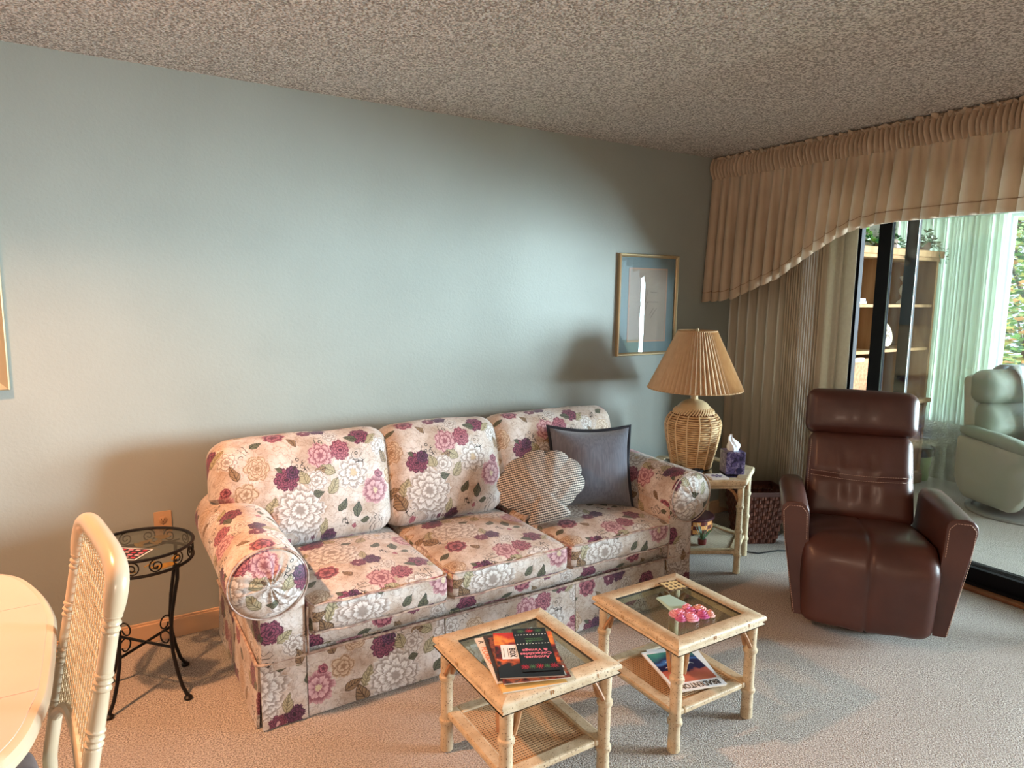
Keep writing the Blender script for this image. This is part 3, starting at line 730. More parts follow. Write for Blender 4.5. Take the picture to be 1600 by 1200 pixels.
# ================================================================ COFFEE TABLES
def bamboo_leg(h, r=.021, nodes=(.30, .72)):
    pr = [(r*.62, 0), (r*1.02, .004), (r*1.05, .012)]
    zs = sorted(nodes)
    for z in zs:
        zz = z*h
        pr += [(r*.96, zz-.020), (r*1.0, zz-.010), (r*1.22, zz-.006), (r*1.26, zz), (r*1.22, zz+.006), (r*1.0, zz+.010), (r*.96, zz+.020)]
    pr += [(r*1.0, h)]
    return pr
def coffee_table(label, c, w, d, ht=.405, shelf=.148):
    t = thing('coffee_table', label, 'table', (c[0], c[1], 0), 0, 'glass-topped bamboo-look coffee tables')
    fwid, fh = .062, .034
    X, Y = w/2, d/2; xi, yi = X-fwid, Y-fwid
    z0, z1 = ht-fh, ht
    def rail(o4, o, name='top_rail', ze=None):
        # mitred rail with rounded outer edge; o4 = outer a, outer b, inner b, inner a
        a, bb, ib, ia = [Vector(q) for q in o4]
        out_n = ((a-ia)+(bb-ib)).normalized(); out_n.z = 0
        pro = [(0, -fh), (-.004, -fh), (-.012, -fh+.008), (-.004, -fh+.013), (0, -fh+.016), (0, -.010), (-.003, -.004), (-.010, 0), (-fwid+.006, 0), (-fwid, -.004), (-fwid, -fh+.006), (-fwid, -fh)]
        n = len(pro)
        def pt(end_o, end_i, q): f = -q[0]/fwid; p = end_o.lerp(end_i, f); return (p.x, p.y, z1+q[1])
        vs = [pt(a, ia, q) for q in pro]+[pt(bb, ib, q) for q in pro]
        fs = [(k, (k+1) % n, n+(k+1) % n, n+k) for k in range(n)]+[tuple(reversed(range(n))), tuple(range(n, 2*n))]
        b = MB().add(vs, fs); return b.build(name, M_TABLE, t, smooth=True)
    O = [(-X, -Y, 0), (X, -Y, 0), (X, Y, 0), (-X, Y, 0)]; I = [(-xi, -yi, 0), (xi, -yi, 0), (xi, yi, 0), (-xi, yi, 0)]
    for k in range(4):
        r_ = rail((O[k], O[(k+1) % 4], I[(k+1) % 4], I[k]), None)
        # incised bamboo marks
        a, e = Vector(O[k]), Vector(O[(k+1) % 4]); dd = (e-a).normalized(); nn = Vector((dd.y, -dd.x, 0))
        b = MB()
        for f in (.38, .40, .78):
            q = a.lerp(e, f); q.z = ht-.012; b.tube([q+nn*.0006+Vector((0, 0, .006)), q+nn*.0012, q+nn*.0006-Vector((0, 0, .008))], .0012, 5)
        b.build('node_mark', M_NODE, r_, smooth=True)['kind'] = 'stuff'
    MB().box((0, 0, ht-.009), (2*xi+.008, 2*yi+.008, .005)).build('glass_top', M_GLASS, t)
    b = MB()
    for s_ in (-1, 1): b.box((s_*(xi-.0005), 0, ht-.008), (.003, 2*yi, .007)).box((0, s_*(yi-.0005), ht-.008), (2*xi, .003, .007))
    b.build('rebate', mat('dark_rebate', (58, 48, 36), .7), t)
    lx, ly = X-.036, Y-.036
    for sx_ in (-1, 1):
        for sy_ in (-1, 1):
            MB().lathe(bamboo_leg(z0), 14, (sx_*lx, sy_*ly, 0)).build('leg', M_TABLE, t, smooth=True)
            for ax in (0, 1):
                vec = Vector((-sx_, 0, 0)) if ax == 0 else Vector((0, -sy_, 0))
                base = Vector((sx_*lx, sy_*ly, 0)); side = Vector((vec.y, vec.x, 0))*.013
                b = MB()
                for s2 in (-1, 1):
                    b.tube([base+vec*.018+side*s2+Vector((0, 0, z0-.085)), base+vec*.034+side*s2*.6+Vector((0, 0, z0-.05)), base+vec*.046+Vector((0, 0, z0-.025)), base+vec*.072+Vector((0, 0, z0-.004))], .0075, 6)
                b.build('bracket', mat('bracket_rattan', (150, 104, 68), .5, (176, 132, 92), 30), t, smooth=True)
    # shelf
    sw = .045; A, B = X-.030, Y-.030
    for k, (cx_, cy_, lx_, ly_) in enumerate(((0, -B+sw/2, 2*A-2*sw, sw), (0, B-sw/2, 2*A-2*sw, sw), (-A+sw/2, 0, sw, 2*B), (A-sw/2, 0, sw, 2*B))):
        MB().box((cx_, cy_, shelf-.011), (lx_, ly_, .022)).build('shelf_rail', M_TABLE, t, bevel=.006)
    b = MB(); a_, b_ = A-sw, B-sw; n_ = 30
    for k in range(n_):
        x = -a_+(k+.5)*2*a_/n_; b.box((x, 0, shelf-.008), (.0050, 2*b_, .0016))
        y = -b_+(k+.5)*2*b_/n_; b.box((0, y, shelf-.0066), (2*a_, .0046, .0016))
    o = b.build('cane_panel', M_CANE, t); o['kind'] = 'stuff'
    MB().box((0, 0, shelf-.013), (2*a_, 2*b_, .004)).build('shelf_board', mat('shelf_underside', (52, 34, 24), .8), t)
    return t
T1 = coffee_table('bamboo-look glass-topped coffee table holding a fanned stack of magazines, in front of the sofa', (1.147, 1.737), .440, .455)
T2 = coffee_table('bamboo-look glass-topped coffee table with rose ornament on top, nearer the recliner', (1.812, 1.714), .445, .455)

# ---- magazines on first table -------------------------------------------
def magazine(name, label, cat, c, rz, w, h, t, mcover, group=None, tilt=0):
    o = thing(name, label, cat, c, rz, group)
    if tilt: o.rotation_euler.x = tilt
    MB().box((0, 0, t/2), (w-.003, h-.003, t-.001)).build('pages', M_PAGES, o)
    MB().box((0, 0, t-.0003), (w, h, .0008)).build('cover', mcover, o)
    MB().box((-w/2+.0005, 0, t/2), (.001, h, t)).build('spine', mcover, o)
    return o
def printmat(name, stops, scale, kind='noise', detail=4, axis=None, rough=.32):
    m, N, p = new_mat(name); L = m.node_tree.links
    c = coord(N)
    nz = N.n('ShaderNodeTexNoise', i_0=c); nz.inputs['Scale'].default_value = scale; nz.inputs['Detail'].default_value = detail
    f = nz.outputs[0]
    if axis:
        sp = N.n('ShaderNodeSeparateXYZ', i_0=c); k, off, amp = axis
        g = N.m('ADD', N.m('MULTIPLY', sp.outputs[1], k), off); f = N.m('ADD', g, N.m('MULTIPLY', N.m('SUBTRACT', nz.outputs[0], .5), amp))
    L.new(N.ramp(f, [(a, lin(q)) for a, q in stops]), p.inputs['Base Color']); p.inputs['Roughness'].default_value = rough
    return m
zt = .407
GM = 'magazines stacked on the left coffee table'
P_PHOTO = printmat('photo_cover', [(.36, (40, 26, 22)), (.45, (110, 40, 34)), (.52, (160, 92, 60)), (.6, (60, 48, 44)), (.7, (190, 160, 130))], 34)
P_DARKC = printmat('dark_collage_cover', [(.36, (24, 22, 22)), (.5, (70, 46, 36)), (.58, (34, 28, 26)), (.68, (150, 120, 90))], 40)
P_YEL = mat('yellow_cover', (222, 180, 110), .4)
P_FIRE = printmat('fiery_cover', [(.0, (14, 16, 24)), (.28, (20, 12, 14)), (.38, (232, 110, 50)), (.45, (120, 20, 20)), (.55, (16, 14, 20)), (.66, (150, 26, 26)), (.78, (250, 150, 60)), (.9, (190, 34, 30))], 26, axis=(3.3, .5, .5))
P_BLACK = mat('black_cover', (14, 16, 18), .35)
rzm = math.radians(-178+10)
m0 = magazine('magazine', 'yellow-edged magazine at the bottom of the fanned stack on the left coffee table', 'magazine', (1.088, 1.662, zt-.002), math.radians(-15), .20, .27, .006, P_YEL, GM)
m1 = magazine('magazine', 'white-bordered magazine poking out at the left of the stack, with coloured letters on its edge', 'magazine', (1.094, 1.705, zt+.004), math.radians(-14.5), .20, .27, .005, M_WHITE, GM)
m2 = magazine('magazine', 'brown photographic magazine fanned to the left under the fiery one', 'magazine', (1.107, 1.694, zt+.009), math.radians(-20), .20, .27, .004, P_DARKC, GM)
m3 = magazine('magazine', 'brown and red magazine fanned to the right, second beneath the black leaflet', 'magazine', (1.112, 1.665, zt+.013), math.radians(-20), .205, .27, .005, P_PHOTO, GM)
m4 = magazine('magazine', 'magazine with a fiery orange photo and white title box, under the black leaflet', 'magazine', (1.117, 1.675, zt+.018), math.radians(-26), .195, .265, .005, P_FIRE, GM)
m5 = magazine('leaflet', 'narrow black Antiques, Collectibles and Vintage leaflet with rosettes, topmost on the stack', 'leaflet', (1.151, 1.684, zt+.023), math.radians(-24.5), .112, .262, .002, P_BLACK)
# print on the covers (read from the sofa side, so turned round)
R180 = (0, 0, PI)
M_PINK = mat('pink_ink', (236, 130, 150), .4); M_GREENI = mat('green_ink', (86, 130, 84), .4); M_REDI = mat('red_ink', (200, 40, 66), .4)
M_WINK = mat('white_ink', (240, 240, 236), .4); M_BINK = mat('black_ink', (18, 18, 22), .4); M_ORI = mat('orange_ink', (230, 120, 50), .4)
for k, s_ in enumerate(('Antiques,', 'Collectibles', '& Vintage')): text('title', s_, .021, M_PINK, m5, (0, -.052+.021*k+(.0 if k < 2 else 0), .0022), R180, bold=.0004)
text('subtitle', '25', .022, M_GREENI, m5, (-.012, .046, .0022), R180); text('subtitle', 'ANNIVERSARY', .008, M_GREENI, m5, (.012, .050, .0022), R180); text('subtitle', 'SHOPS & DEALERS', .007, M_GREENI, m5, (.006, .062, .0022), R180)
b = MB()
for y in (.030, .088):
    for k in range(11): b.box((-.050+.01*k, y, .0022), (.0038, .0032, .0004), PI/4)
b.build('dotted_line', M_WINK, m5)['kind'] = 'stuff'
b, g_ = MB(), MB()
for (yy, xs, R_) in ((-.105, (-.044, 0, .044), .017), (-.105, (-.022, .022), .014), (.112, (-.03, .03), .014), (.112, (0,), .016)):
    for x in xs:
        q = b if len(xs) % 2 else g_
        for k in range(10):
            a = 2*PI*k/10; q.prism([(x+R_*.35*math.cos(a-.2), yy+R_*.35*math.sin(a-.2)), (x+R_*math.cos(a), yy+R_*math.sin(a)), (x+R_*.35*math.cos(a+.2), yy+R_*.35*math.sin(a+.2))], .002, .0024)
        q.lathe([(R_*.2, .002), (R_*.2, .0025)], 10, (x, yy, 0))
b.build('rosette', M_REDI, m5); g_.build('rosette', M_GREENI, m5)
MB().box((-.048, .01, .0056), (.064, .085, .0008)).build('title_box', M_WHITE, m4)
text('title', 'BOX', .026, M_BINK, m4, (-.046, .004, .0062), (0, 0, PI/2*3), bold=.0006)
b = MB()
for k in range(4): b.box((-.072+.013*k if k != 2 else -.022, .006, .0061), (.0012, .055, .0003))
b.build('small_print', M_BINK, m4)
text('title', 'FLORIDA', .026, M_ORI, m1, (-.088, .02, .0054), (0, 0, -PI/2)); text('title', 'A', .024, M_BINK, m1, (-.086, .105, .0054), (0, 0, -PI/2)); text('title', 'EX', .024, M_BINK, m1, (-.086, -.10, .0054), (0, 0, -PI/2))
text('title', 'NH', .016, M_WINK, m3, (.084, -.075, .0054), R180, bold=.0006)
MB().box((.078, -.112, .0053), (.026, .024, .0006)).build('badge', mat('badge_grey', (196, 206, 200), .5), m3)
text('badge_letter', 'E', .022, M_BINK, m3, (.078, -.112, .0058), (0, 0, -PI/2), bold=.0006)

# ---- things on the second table -----------------------------------------
def coaster_mat():
    m, N, p = new_mat('coaster_print'); L = m.node_tree.links
    sp = N.n('ShaderNodeSeparateXYZ', i_0=coord(N))
    fx = N.m('SUBTRACT', N.m('FRACT', N.m('MULTIPLY', N.m('ADD', sp.outputs[0], .05), 50)), .5); fy = N.m('SUBTRACT', N.m('FRACT', N.m('MULTIPLY', N.m('ADD', sp.outputs[1], .05), 40)), .5)
    nz = N.n('ShaderNodeTexNoise', i_0=coord(N)); nz.inputs['Scale'].default_value = 160
    d = N.m('ADD', N.m('SQRT', N.m('ADD', N.m('MULTIPLY', fx, fx), N.m('MULTIPLY', fy, fy))), N.m('MULTIPLY', N.m('SUBTRACT', nz.outputs[0], .5), .5))
    L.new(N.mix(N.smooth(d, .26, .32), lin((70, 48, 40)), lin((228, 206, 150))), p.inputs['Base Color']); p.inputs['Roughness'].default_value = .4; return m
o = thing('coaster', 'cream square coaster with rows of small brown figures on the right coffee table', 'coaster', (1.920, 1.842, .4005), math.radians(-7))
MB().box((0, 0, .0065), (.088, .078, .003)).build('card', coaster_mat(), o, bevel=.0008)
b = MB()
for s_ in (-1, 1): b.box((s_*.0425, 0, .0072), (.003, .078, .003)).box((0, s_*.0375, .0072), (.082, .003, .003))
b.build('border', mat('coaster_edge', (90, 66, 48), .5), o)
MB().box((0, 0, .0025), (.07, .06, .005)).build('cork', mat('cork', (170, 130, 90), .9), o)
o = thing('rose_brush', 'mint-handled paddle with pink rose head on the right coffee table', 'ornament', (1.805, 1.672, .4), math.radians(-97))
MB().add([(-.125, -.034, 0), (-.01, -.05, 0), (-.01, .05, 0), (-.125, .034, 0), (-.125, -.030, .007), (-.01, -.044, .010), (-.01, .044, .010), (-.125, .030, .007)], [(3, 2, 1, 0), (4, 5, 6, 7), (0, 1, 5, 4), (1, 2, 6, 5), (2, 3, 7, 6), (3, 0, 4, 7)]).build('handle', mat('mint_enamel', (176, 208, 196), .35), o, bevel=.003)
mr = [mat('rose_pink', (226, 142, 170), .4, (244, 190, 200), 60), mat('rose_magenta', (196, 90, 142), .4, (226, 140, 176), 60), mat('rose_blush', (232, 180, 168), .4, (214, 150, 140), 60)]
for k, (x, y, r_) in enumerate(((.022, -.042, .034), (.032, .006, .034), (.024, .050, .030), (.060, -.018, .028), (.058, .034, .028), (.07, .06, .018), (.0, .015, .022), (.052, -.056, .02))):
    b = MB()
    for j, (rr, zz) in enumerate(((1, .005), (.78, .011), (.56, .016), (.32, .020))):
        def fn(a, r, z, rr=rr, j=j): return r*(1+.10*abs(math.sin(a*2.5+j*1.1)))
        b.lathe([(r_*rr*.3, zz-.006), (r_*rr*.95, zz-.004), (r_*rr, zz+.001), (r_*rr*.88, zz+.003), (r_*rr*.7, zz)], 20, (x, y, .001), fn)
    b.build('rose', mr[k % 3], o, smooth=True)
# magazines on the lower shelf
P_SEA = printmat('sea_painting_cover', [(.0, (170, 90, 70)), (.30, (214, 120, 96)), (.44, (190, 96, 80)), (.47, (24, 26, 70)), (.62, (20, 26, 74)), (.68, (70, 120, 180)), (.72, (24, 36, 90)), (.84, (60, 140, 130)), (1, (110, 170, 150))], 11, axis=(3.4, .5, .35))
m6 = magazine('magazine', 'white magazine underneath the painted one on the lower shelf', 'magazine', (1.850, 1.700, .1495), math.radians(-24), .205, .275, .005, M_WHITE)
m7 = magazine('magazine', 'magazine with a blue, green and coral seascape cover titled BRADENTON, on the lower shelf', 'magazine', (1.832, 1.690, .155), math.radians(-16), .205, .275, .006, M_WHITE)
MB().box((0, .014, .0063), (.182, .206, .0004)).build('cover_picture', P_SEA, m7)
text('title', 'BRADENTON', .042, M_BINK, m7, (.004, -.113, .0066), R180, sx=.64)
b = MB()
for x, y, s_ in ((-.03, .045, .018), (.035, .02, .022), (.01, .065, .014), (-.05, .01, .016)):
    b.tube([(x-s_, y, .0067), (x-.4*s_, y+.3*s_, .0067), (x, y, .0067), (x+.5*s_, y+.35*s_, .0067), (x+s_, y-.2*s_, .0067)], [.0004, .002, .0014, .002, .0004], 5, flat=.3)
b.build('painted_gull', M_WINK, m7)['kind'] = 'stuff'

# ================================================================ END TABLE
hx, hy, HR = 3.017, 2.733, .31
th0 = math.radians(-60)+math.radians(-26.5+28.4-31.8+32)  # first vertex direction
def hexpts(R, n=6, off=0):
    # vertices: L1 (3.027,2.423) is straight towards -y
    a0 = math.atan2(2.423-hy, 3.027-hx)
    return [(R*math.cos(a0+2*PI*k/n+off), R*math.sin(a0+2*PI*k/n+off)) for k in range(n)]
et = thing('end_table', 'hexagonal bamboo-look end table with glass top and cane shelf, between sofa and recliner', 'table', (hx, hy, 0))
ET = .548
O, I = hexpts(.336), hexpts(.262)
for k in range(6):
    a, c2 = O[k], O[(k+1) % 6]; ib, ia = I[(k+1) % 6], I[k]
    b = MB().prism([a, c2, ib, ia], ET-.034, ET); b.build('top_rail', M_TABLE_E, et, bevel=.007)
    a, c2 = [tuple(v*.955 for v in q) for q in (a, c2)]; ia, ib = [tuple(v*1.06 for v in q) for q in (ia, ib)]
    MB().prism([a, c2, ib, ia], ET-.052, ET-.034).build('apron_rail', M_TABLE_E, et, bevel=.004)
MB().prism(hexpts(.264), ET-.010, ET-.004).build('glass_top', glass('end_table_glass', (.55, .62, .60), 2.2), et)
for q in hexpts(.30): MB().lathe(bamboo_leg(ET-.05, .018, (.22, .5, .78)), 14, (q[0], q[1], 0)).build('leg', M_TABLE_E, et, smooth=True)
for k, q in enumerate(hexpts(.30)):
    for s_ in (-1, 1):
        nx = hexpts(.30)[(k+s_) % 6]; v = (Vector((nx[0], nx[1], 0))-Vector((q[0], q[1], 0))).normalized(); base = Vector((q[0], q[1], 0))
        MB().tube([base+v*.012+Vector((0, 0, ET-.13)), base+v*.030+Vector((0, 0, ET-.09)), base+v*.045+Vector((0, 0, ET-.07)), base+v*.075+Vector((0, 0, ET-.05))], .008, 6).build('bracket', mat('bracket_rattan', (150, 104, 68)), et, smooth=True)
SH = .135
O, I = hexpts(.300), hexpts(.245)
for k in range(6): MB().prism([O[k], O[(k+1) % 6], I[(k+1) % 6], I[k]], SH-.022, SH).build('shelf_rail', M_TABLE_E, et, bevel=.005)
MB().prism(hexpts(.247), SH-.014, SH-.008).build('shelf_board', mat('shelf_cloth', (150, 138, 118), .8, (128, 116, 98), 60), et)
b = MB()
hp = hexpts(.245)
def inhex(x, y, R=.245*math.cos(PI/6)):
    a0 = math.atan2(2.423-hy, 3.027-hx)+PI/6
    return all(x*math.cos(a0+PI/3*k)+y*math.sin(a0+PI/3*k) <= R for k in range(6))
for k in range(-22, 23):
    for ax in (0, 1):
        ts = [t/100*.27 for t in range(-100, 101)]
        ok = [t for t in ts if (inhex(k*.011, t) if ax == 0 else inhex(t, k*.011))]
        if len(ok) > 2:
            mid, ln = (ok[0]+ok[-1])/2, ok[-1]-ok[0]
            b.box((k*.011, mid, SH-.0065) if ax == 0 else (mid, k*.011, SH-.0052), (.005, ln, .0014) if ax == 0 else (ln, .005, .0014))
o = b.build('cane_panel', mat('pale_cane', (176, 164, 142), .7), et); o['kind'] = 'stuff'

# ---- lamp ----------------------------------------------------------------
LXc, LYc = 2.992, 2.775
lp = thing('table_lamp', 'wicker ginger-jar lamp with pleated tan shade on the hexagonal end table', 'lamp', (LXc, LYc, ET))
def jr(z):  # jar radius by height
    pts = [(0, .108), (.02, .112), (.10, .132), (.20, .152), (.255, .157), (.285, .150), (.315, .128), (.335, .106), (.345, .098)]
    for (za, ra), (zb, rb) in zip(pts, pts[1:]):
        if z <= zb:
            t = (z-za)/(zb-za); return ra+(rb-ra)*t
    return pts[-1][1]
MB().lathe([(jr(z/100*.345)-.004, z/100*.345) for z in range(0, 101, 5)], 32).build('jar_core', mat('wicker_core', (116, 78, 50), .8), lp, smooth=True)
b = MB()
nr = 25
for k in range(nr):
    z = .006+k*(.318/nr); R = jr(z)
    b.tube([((R+.0025*math.cos(14*a+(k % 2)*PI))*math.cos(a), (R+.0025*math.cos(14*a+(k % 2)*PI))*math.sin(a), z) for a in [2*PI*i/72 for i in range(72)]], .0052, 6, closed=True)
o = b.build('wicker_weave', M_WICK, lp, smooth=True); o['kind'] = 'stuff'
for k in range(14):
    a = 2*PI*k/14+.1
    MB().tube([((jr(z)+.004)*math.cos(a), (jr(z)+.004)*math.sin(a), z) for z in [i*.32/14 for i in range(15)]], .0042, 6).build('upright_cane', M_WICKL, lp, smooth=True)
b = MB()
for k in range(44):
    a = 2*PI*k/44
    b.tube([(.118*math.cos(a), .118*math.sin(a), .320), (.113*math.cos(a+.12), .113*math.sin(a+.12), .338), (.096*math.cos(a+.24), .096*math.sin(a+.24), .352)], .0052, 5)
b.build('braided_collar', M_WICKL, lp, smooth=True)
MB().lathe([(.096, .340), (.098, .352), (.090, .362), (.074, .380), (.050, .394), (.026, .400), (.021, .404)], 28).build('cap', mat('lamp_cap', (218, 192, 150), .3), lp, smooth=True)
MB().lathe([(.021, .400), (.021, .45), (.016, .455), (.016, .49)], 16).build('neck', mat('lamp_cap', (218, 192, 150)), lp, smooth=True)
z0, z1 = .462, .800; r0, r1 = .264, .108; NP = 60
def shade(u, v):
    i = int(round(u*NP*4)); pl = (0, 1, .72, .38)[i % 4]; R = r0+(r1-r0)*v; R *= 1+.085*(pl-.5)*(1 if .0 <= v <= 1 else 0)
    a = 2*PI*u; return (R*math.cos(a), R*math.sin(a), z0+(z1-z0)*v)
o = MB().grid(shade, NP*4, 4, cu=True).build('lamp_shade', M_SHADE, lp)
for zz, R in ((z0+.002, r0*1.015), (z1-.001, r1*1.02)):
    MB().tube([(R*math.cos(2*PI*k/60), R*math.sin(2*PI*k/60), zz) for k in range(60)], .0038, 6, closed=True).build('shade_trim', mat('shade_binding', (190, 150, 106), .6), o, smooth=True)
b = MB().tube([(0, 0, .49), (0, 0, .79)], .004, 6)
for k in range(3): b.tube([(0, 0, .785), (r1*math.cos(k*2.094), r1*math.sin(k*2.094), .795)], .002, 5)
b.lathe([(.008, .79), (.010, .80), (.004, .815)], 10); b.build('shade_fitter', M_GOLD, lp, smooth=True)

# ---- small things on the end table --------------------------------------
def floralbox():
    m, N, p = new_mat('tissue_box_print'); L = m.node_tree.links
    nz = N.n('ShaderNodeTexNoise', i_0=coord(N)); nz.inputs['Scale'].default_value = 34; nz.inputs['Detail'].default_value = 3; nz.inputs['Distortion'].default_value = 1.2
    L.new(N.ramp(nz.outputs[0], [(.34, lin((30, 28, 52))), (.46, lin((96, 84, 130))), (.52, lin((44, 40, 70))), (.6, lin((150, 138, 172))), (.7, lin((70, 62, 104)))]), p.inputs['Base Color'])
    p.inputs['Roughness'].default_value = .35; return m
tb = thing('tissue_box', 'violet-blue patterned cube tissue box with a white tissue, on the hexagonal end table', 'tissue box', (3.095, 2.560, ET+.0), math.radians(-30))
MB().box((0, 0, .064), (.108, .108, .128)).build('box', floralbox(), tb, bevel=.002)
MB().lathe([(.012, .1282), (.030, .1284), (.030, .1290), (.012, .1290)], 20).build('opening', mat('opening_film', (200, 200, 214), .3), tb, smooth=True)
MB().lathe([(.018, 0), (.018, .0008)], 20, T=Matrix.Translation((.022, -.0545, .022)) @ Matrix.Rotation(PI/2, 4, 'X') @ Matrix.Scale(1, 4)).build('badge', mat('navy_badge', (34, 30, 66), .4), tb, smooth=True)
def tis(u, v):
    a = 2*PI*u; z = .118+.095*v; R = (.020+.014*math.sin(PI*min(1, v*1.15)))*(1-.75*v**2)
    R *= 1+.35*math.sin(3*a+4*v)*(.3+v)+.15*math.sin(7*a+2)
    return (R*math.cos(a)+.012*v*math.sin(6*v)-.01*v, R*math.sin(a), z+.012*math.sin(2*a+1)*v)
MB().grid(tis, 30, 12, cu=True).build('tissue', mat('tissue_white', (240, 242, 246), .9), tb, smooth=True, sharp=80)
nb = thing('coaster', 'white and violet flower coaster at the front of the end table', 'coaster', (2.925, 2.520, ET), math.radians(-22))
MB().box((0, 0, .005), (.10, .10, .010)).build('tile', M_WHITE, nb, bevel=.002)
b = MB()
for k in range(6):
    a = 2*PI*k/6; b.prism([(.004*math.cos(a+1.3), .004*math.sin(a+1.3)), (.026*math.cos(a-.3), .026*math.sin(a-.3)), (.036*math.cos(a), .036*math.sin(a)), (.026*math.cos(a+.3), .026*math.sin(a+.3))], .0101, .0106)
b.build('flower_print', mat('violet_ink', (86, 80, 140), .5), nb)
rc = thing('remote_control', 'black remote control lying on the end table to the left of the lamp', 'remote control', (2.845, 2.625, ET), math.radians(15))
MB().rbox((0, 0, .012), (.19, .052, .022), .009, (8, 4, 4), (0, 0, .002)).build('body', M_BLACKAL, rc, smooth=True)
b = MB()
for i in range(7):
    for j in range(3): b.lathe([(.0042, .023), (.0042, .0262), (.001, .0264)], 8, (-.07+i*.021, -.014+j*.014, 0))
b.build('buttons', mat('button_grey', (70, 70, 74), .5), rc, smooth=True)
# lidded segmented box on the shelf
rb = thing('lidded_box', 'round checkered wooden box with dark lid on the end-table shelf', 'box', (3.055, 2.80, SH))
rr_ = .118
seg = 16
for lay in range(3):
    for k in range(seg):
        a0, a1 = 2*PI*k/seg+lay*PI/seg*0, 2*PI*(k+1)/seg
        dark = (k+lay) % 2
        pts = [(.104*math.cos(a0), .104*math.sin(a0)), (.119*math.cos(a0), .119*math.sin(a0)), (.119*math.cos((a0+a1)/2), .119*math.sin((a0+a1)/2)), (.119*math.cos(a1), .119*math.sin(a1)), (.104*math.cos(a1), .104*math.sin(a1))]
        MB().prism(pts, .016+lay*.024, .0396+lay*.024).build('wood_block', [mat('maple_block', (214, 150, 88), .35), mat('rosewood_block', (92, 38, 32), .35)][dark], rb)
MB().lathe([(.115, .012), (.115, .016)], 32).build('bottom', mat('rosewood_block', (92, 38, 32)), rb)
lid = MB().lathe([(.120, .088), (.128, .091), (.130, .097), (.124, .104), (.09, .110), (.02, .113)], 36).build('lid', mat('dark_lid', (66, 34, 40), .3), rb, smooth=True)
MB().rbox((0, 0, .122), (.062, .036, .02), .004, (4, 3, 3)).build('lid_handle', mat('lid_handle_wood', (110, 56, 44), .35), lid, smooth=True)
for k in range(4):
    a = PI/4+PI/2*k; MB().lathe([(.006, 0), (.012, .004), (.012, .010), (.007, .014)], 10, (.095*math.cos(a), .095*math.sin(a), 0)).build('foot', mat('dark_lid', (66, 34, 40)), rb, smooth=True)
pl = thing('potted_plant', 'tiny spiky air plant in a brown cup on the end-table shelf', 'plant', (2.925, 2.60, SH))
MB().lathe([(.016, 0), (.022, .002), (.025, .02), (.024, .034), (.020, .034), (.019, .028)], 20).build('cup', mat('brown_cup', (104, 46, 42), .35), pl, smooth=True)
rn = random.Random(4)
for k in range(22):
    a = rn.uniform(0, 2*PI); l = rn.uniform(.06, .10); sp = rn.uniform(.25, .9)
    p0 = Vector((.006*math.cos(a), .006*math.sin(a), .028)); p1 = p0+Vector((math.cos(a)*sp*l*.5, math.sin(a)*sp*l*.5, l*.55)); p2 = p0+Vector((math.cos(a)*sp*l, math.sin(a)*sp*l, l*.95))
    MB().tube([p0, p1, p2], [.0022, .002, .0005], 5).build('leaf', mat('spiky_leaf', (70, 104, 76), .5, (110, 140, 104), 30), pl, smooth=True)

# ================================================================ BASKET + cord
bk = thing('splint_basket', 'tall dark-brown woven wastebasket beside the recliner', 'basket', (3.56, 2.745, 0), math.radians(-28))
def bsk(t): return .105+.05*t   # half width by height fraction
BH = .335
MB().prism([(-.10, -.085), (.10, -.085), (.10, .085), (-.10, .085)], .002, .012).build('bottom', M_BASK, bk)
for lay in range(12):
    z = .012+lay*.0262; t = (z+.013)/BH; hw, hd = bsk(t), bsk(t)*.85
    b = MB(); nn = 9
    path = []
    for (ax, ay, bx_, by_) in ((-hw, -hd, hw, -hd), (hw, -hd, hw, hd), (hw, hd, -hw, hd), (-hw, hd, -hw, -hd)):
        for k in range(nn):
            f = k/nn; px, py = ax+(bx_-ax)*f, ay+(by_-ay)*f
            nrm = Vector((ay-by_, bx_-ax, 0)).normalized()*-1
            o_ = .0035*(1 if (k+lay) % 2 else -1); path.append((px+nrm.x*o_, py+nrm.y*o_))
    np_ = len(path)
    b.grid(lambda u, v: (path[int(round(u*np_)) % np_][0]*(1+.02*v), path[int(round(u*np_)) % np_][1]*(1+.02*v), z+.0235*v), np_, 1, cu=True)
    o = b.build('splint_row', M_BASK, bk); sm = o.modifiers.new('th', 'SOLIDIFY'); sm.thickness = .0025
b = MB()
for (ax, ay, bx_, by_) in ((-1, -1, 1, -1), (1, -1, 1, 1), (1, 1, -1, 1), (-1, 1, -1, -1)):
    for k in range(9):
        f = (k+.5)/9; sx_, sy_ = ax+(bx_-ax)*f, ay+(by_-ay)*f
        q0 = Vector((sx_*bsk(0), sy_*bsk(0)*.85, .01)); q1 = Vector((sx_*bsk(1), sy_*bsk(1)*.85, BH))
        b.tube([q0, q1], .006, 4, flat=.3)
b.build('upright_splints', mat('dark_splint', (74, 38, 28), .5), bk)
hw, hd = bsk(1)*1.02, bsk(1)*.85*1.02
for s_ in (-1, 1):
    MB().box((0, s_*hd, BH), (2*hw+.01, .010, .03)).build('rim', mat('dark_splint', (74, 38, 28)), bk, bevel=.003)
    MB().box((s_*hw, 0, BH), (.010, 2*hd, .03)).build('rim', mat('dark_splint', (74, 38, 28)), bk, bevel=.003)
tag(MB().tube([(3.34, 2.80, .006), (3.30, 2.66, .005), (3.38, 2.56, .005), (3.52, 2.53, .006), (3.66, 2.44, .005), (3.62, 2.30, .005)], .0042, 6).build('power_cord', M_DARK, None, smooth=True),
    'black electric cord on the carpet between the end table and the basket', 'cord')

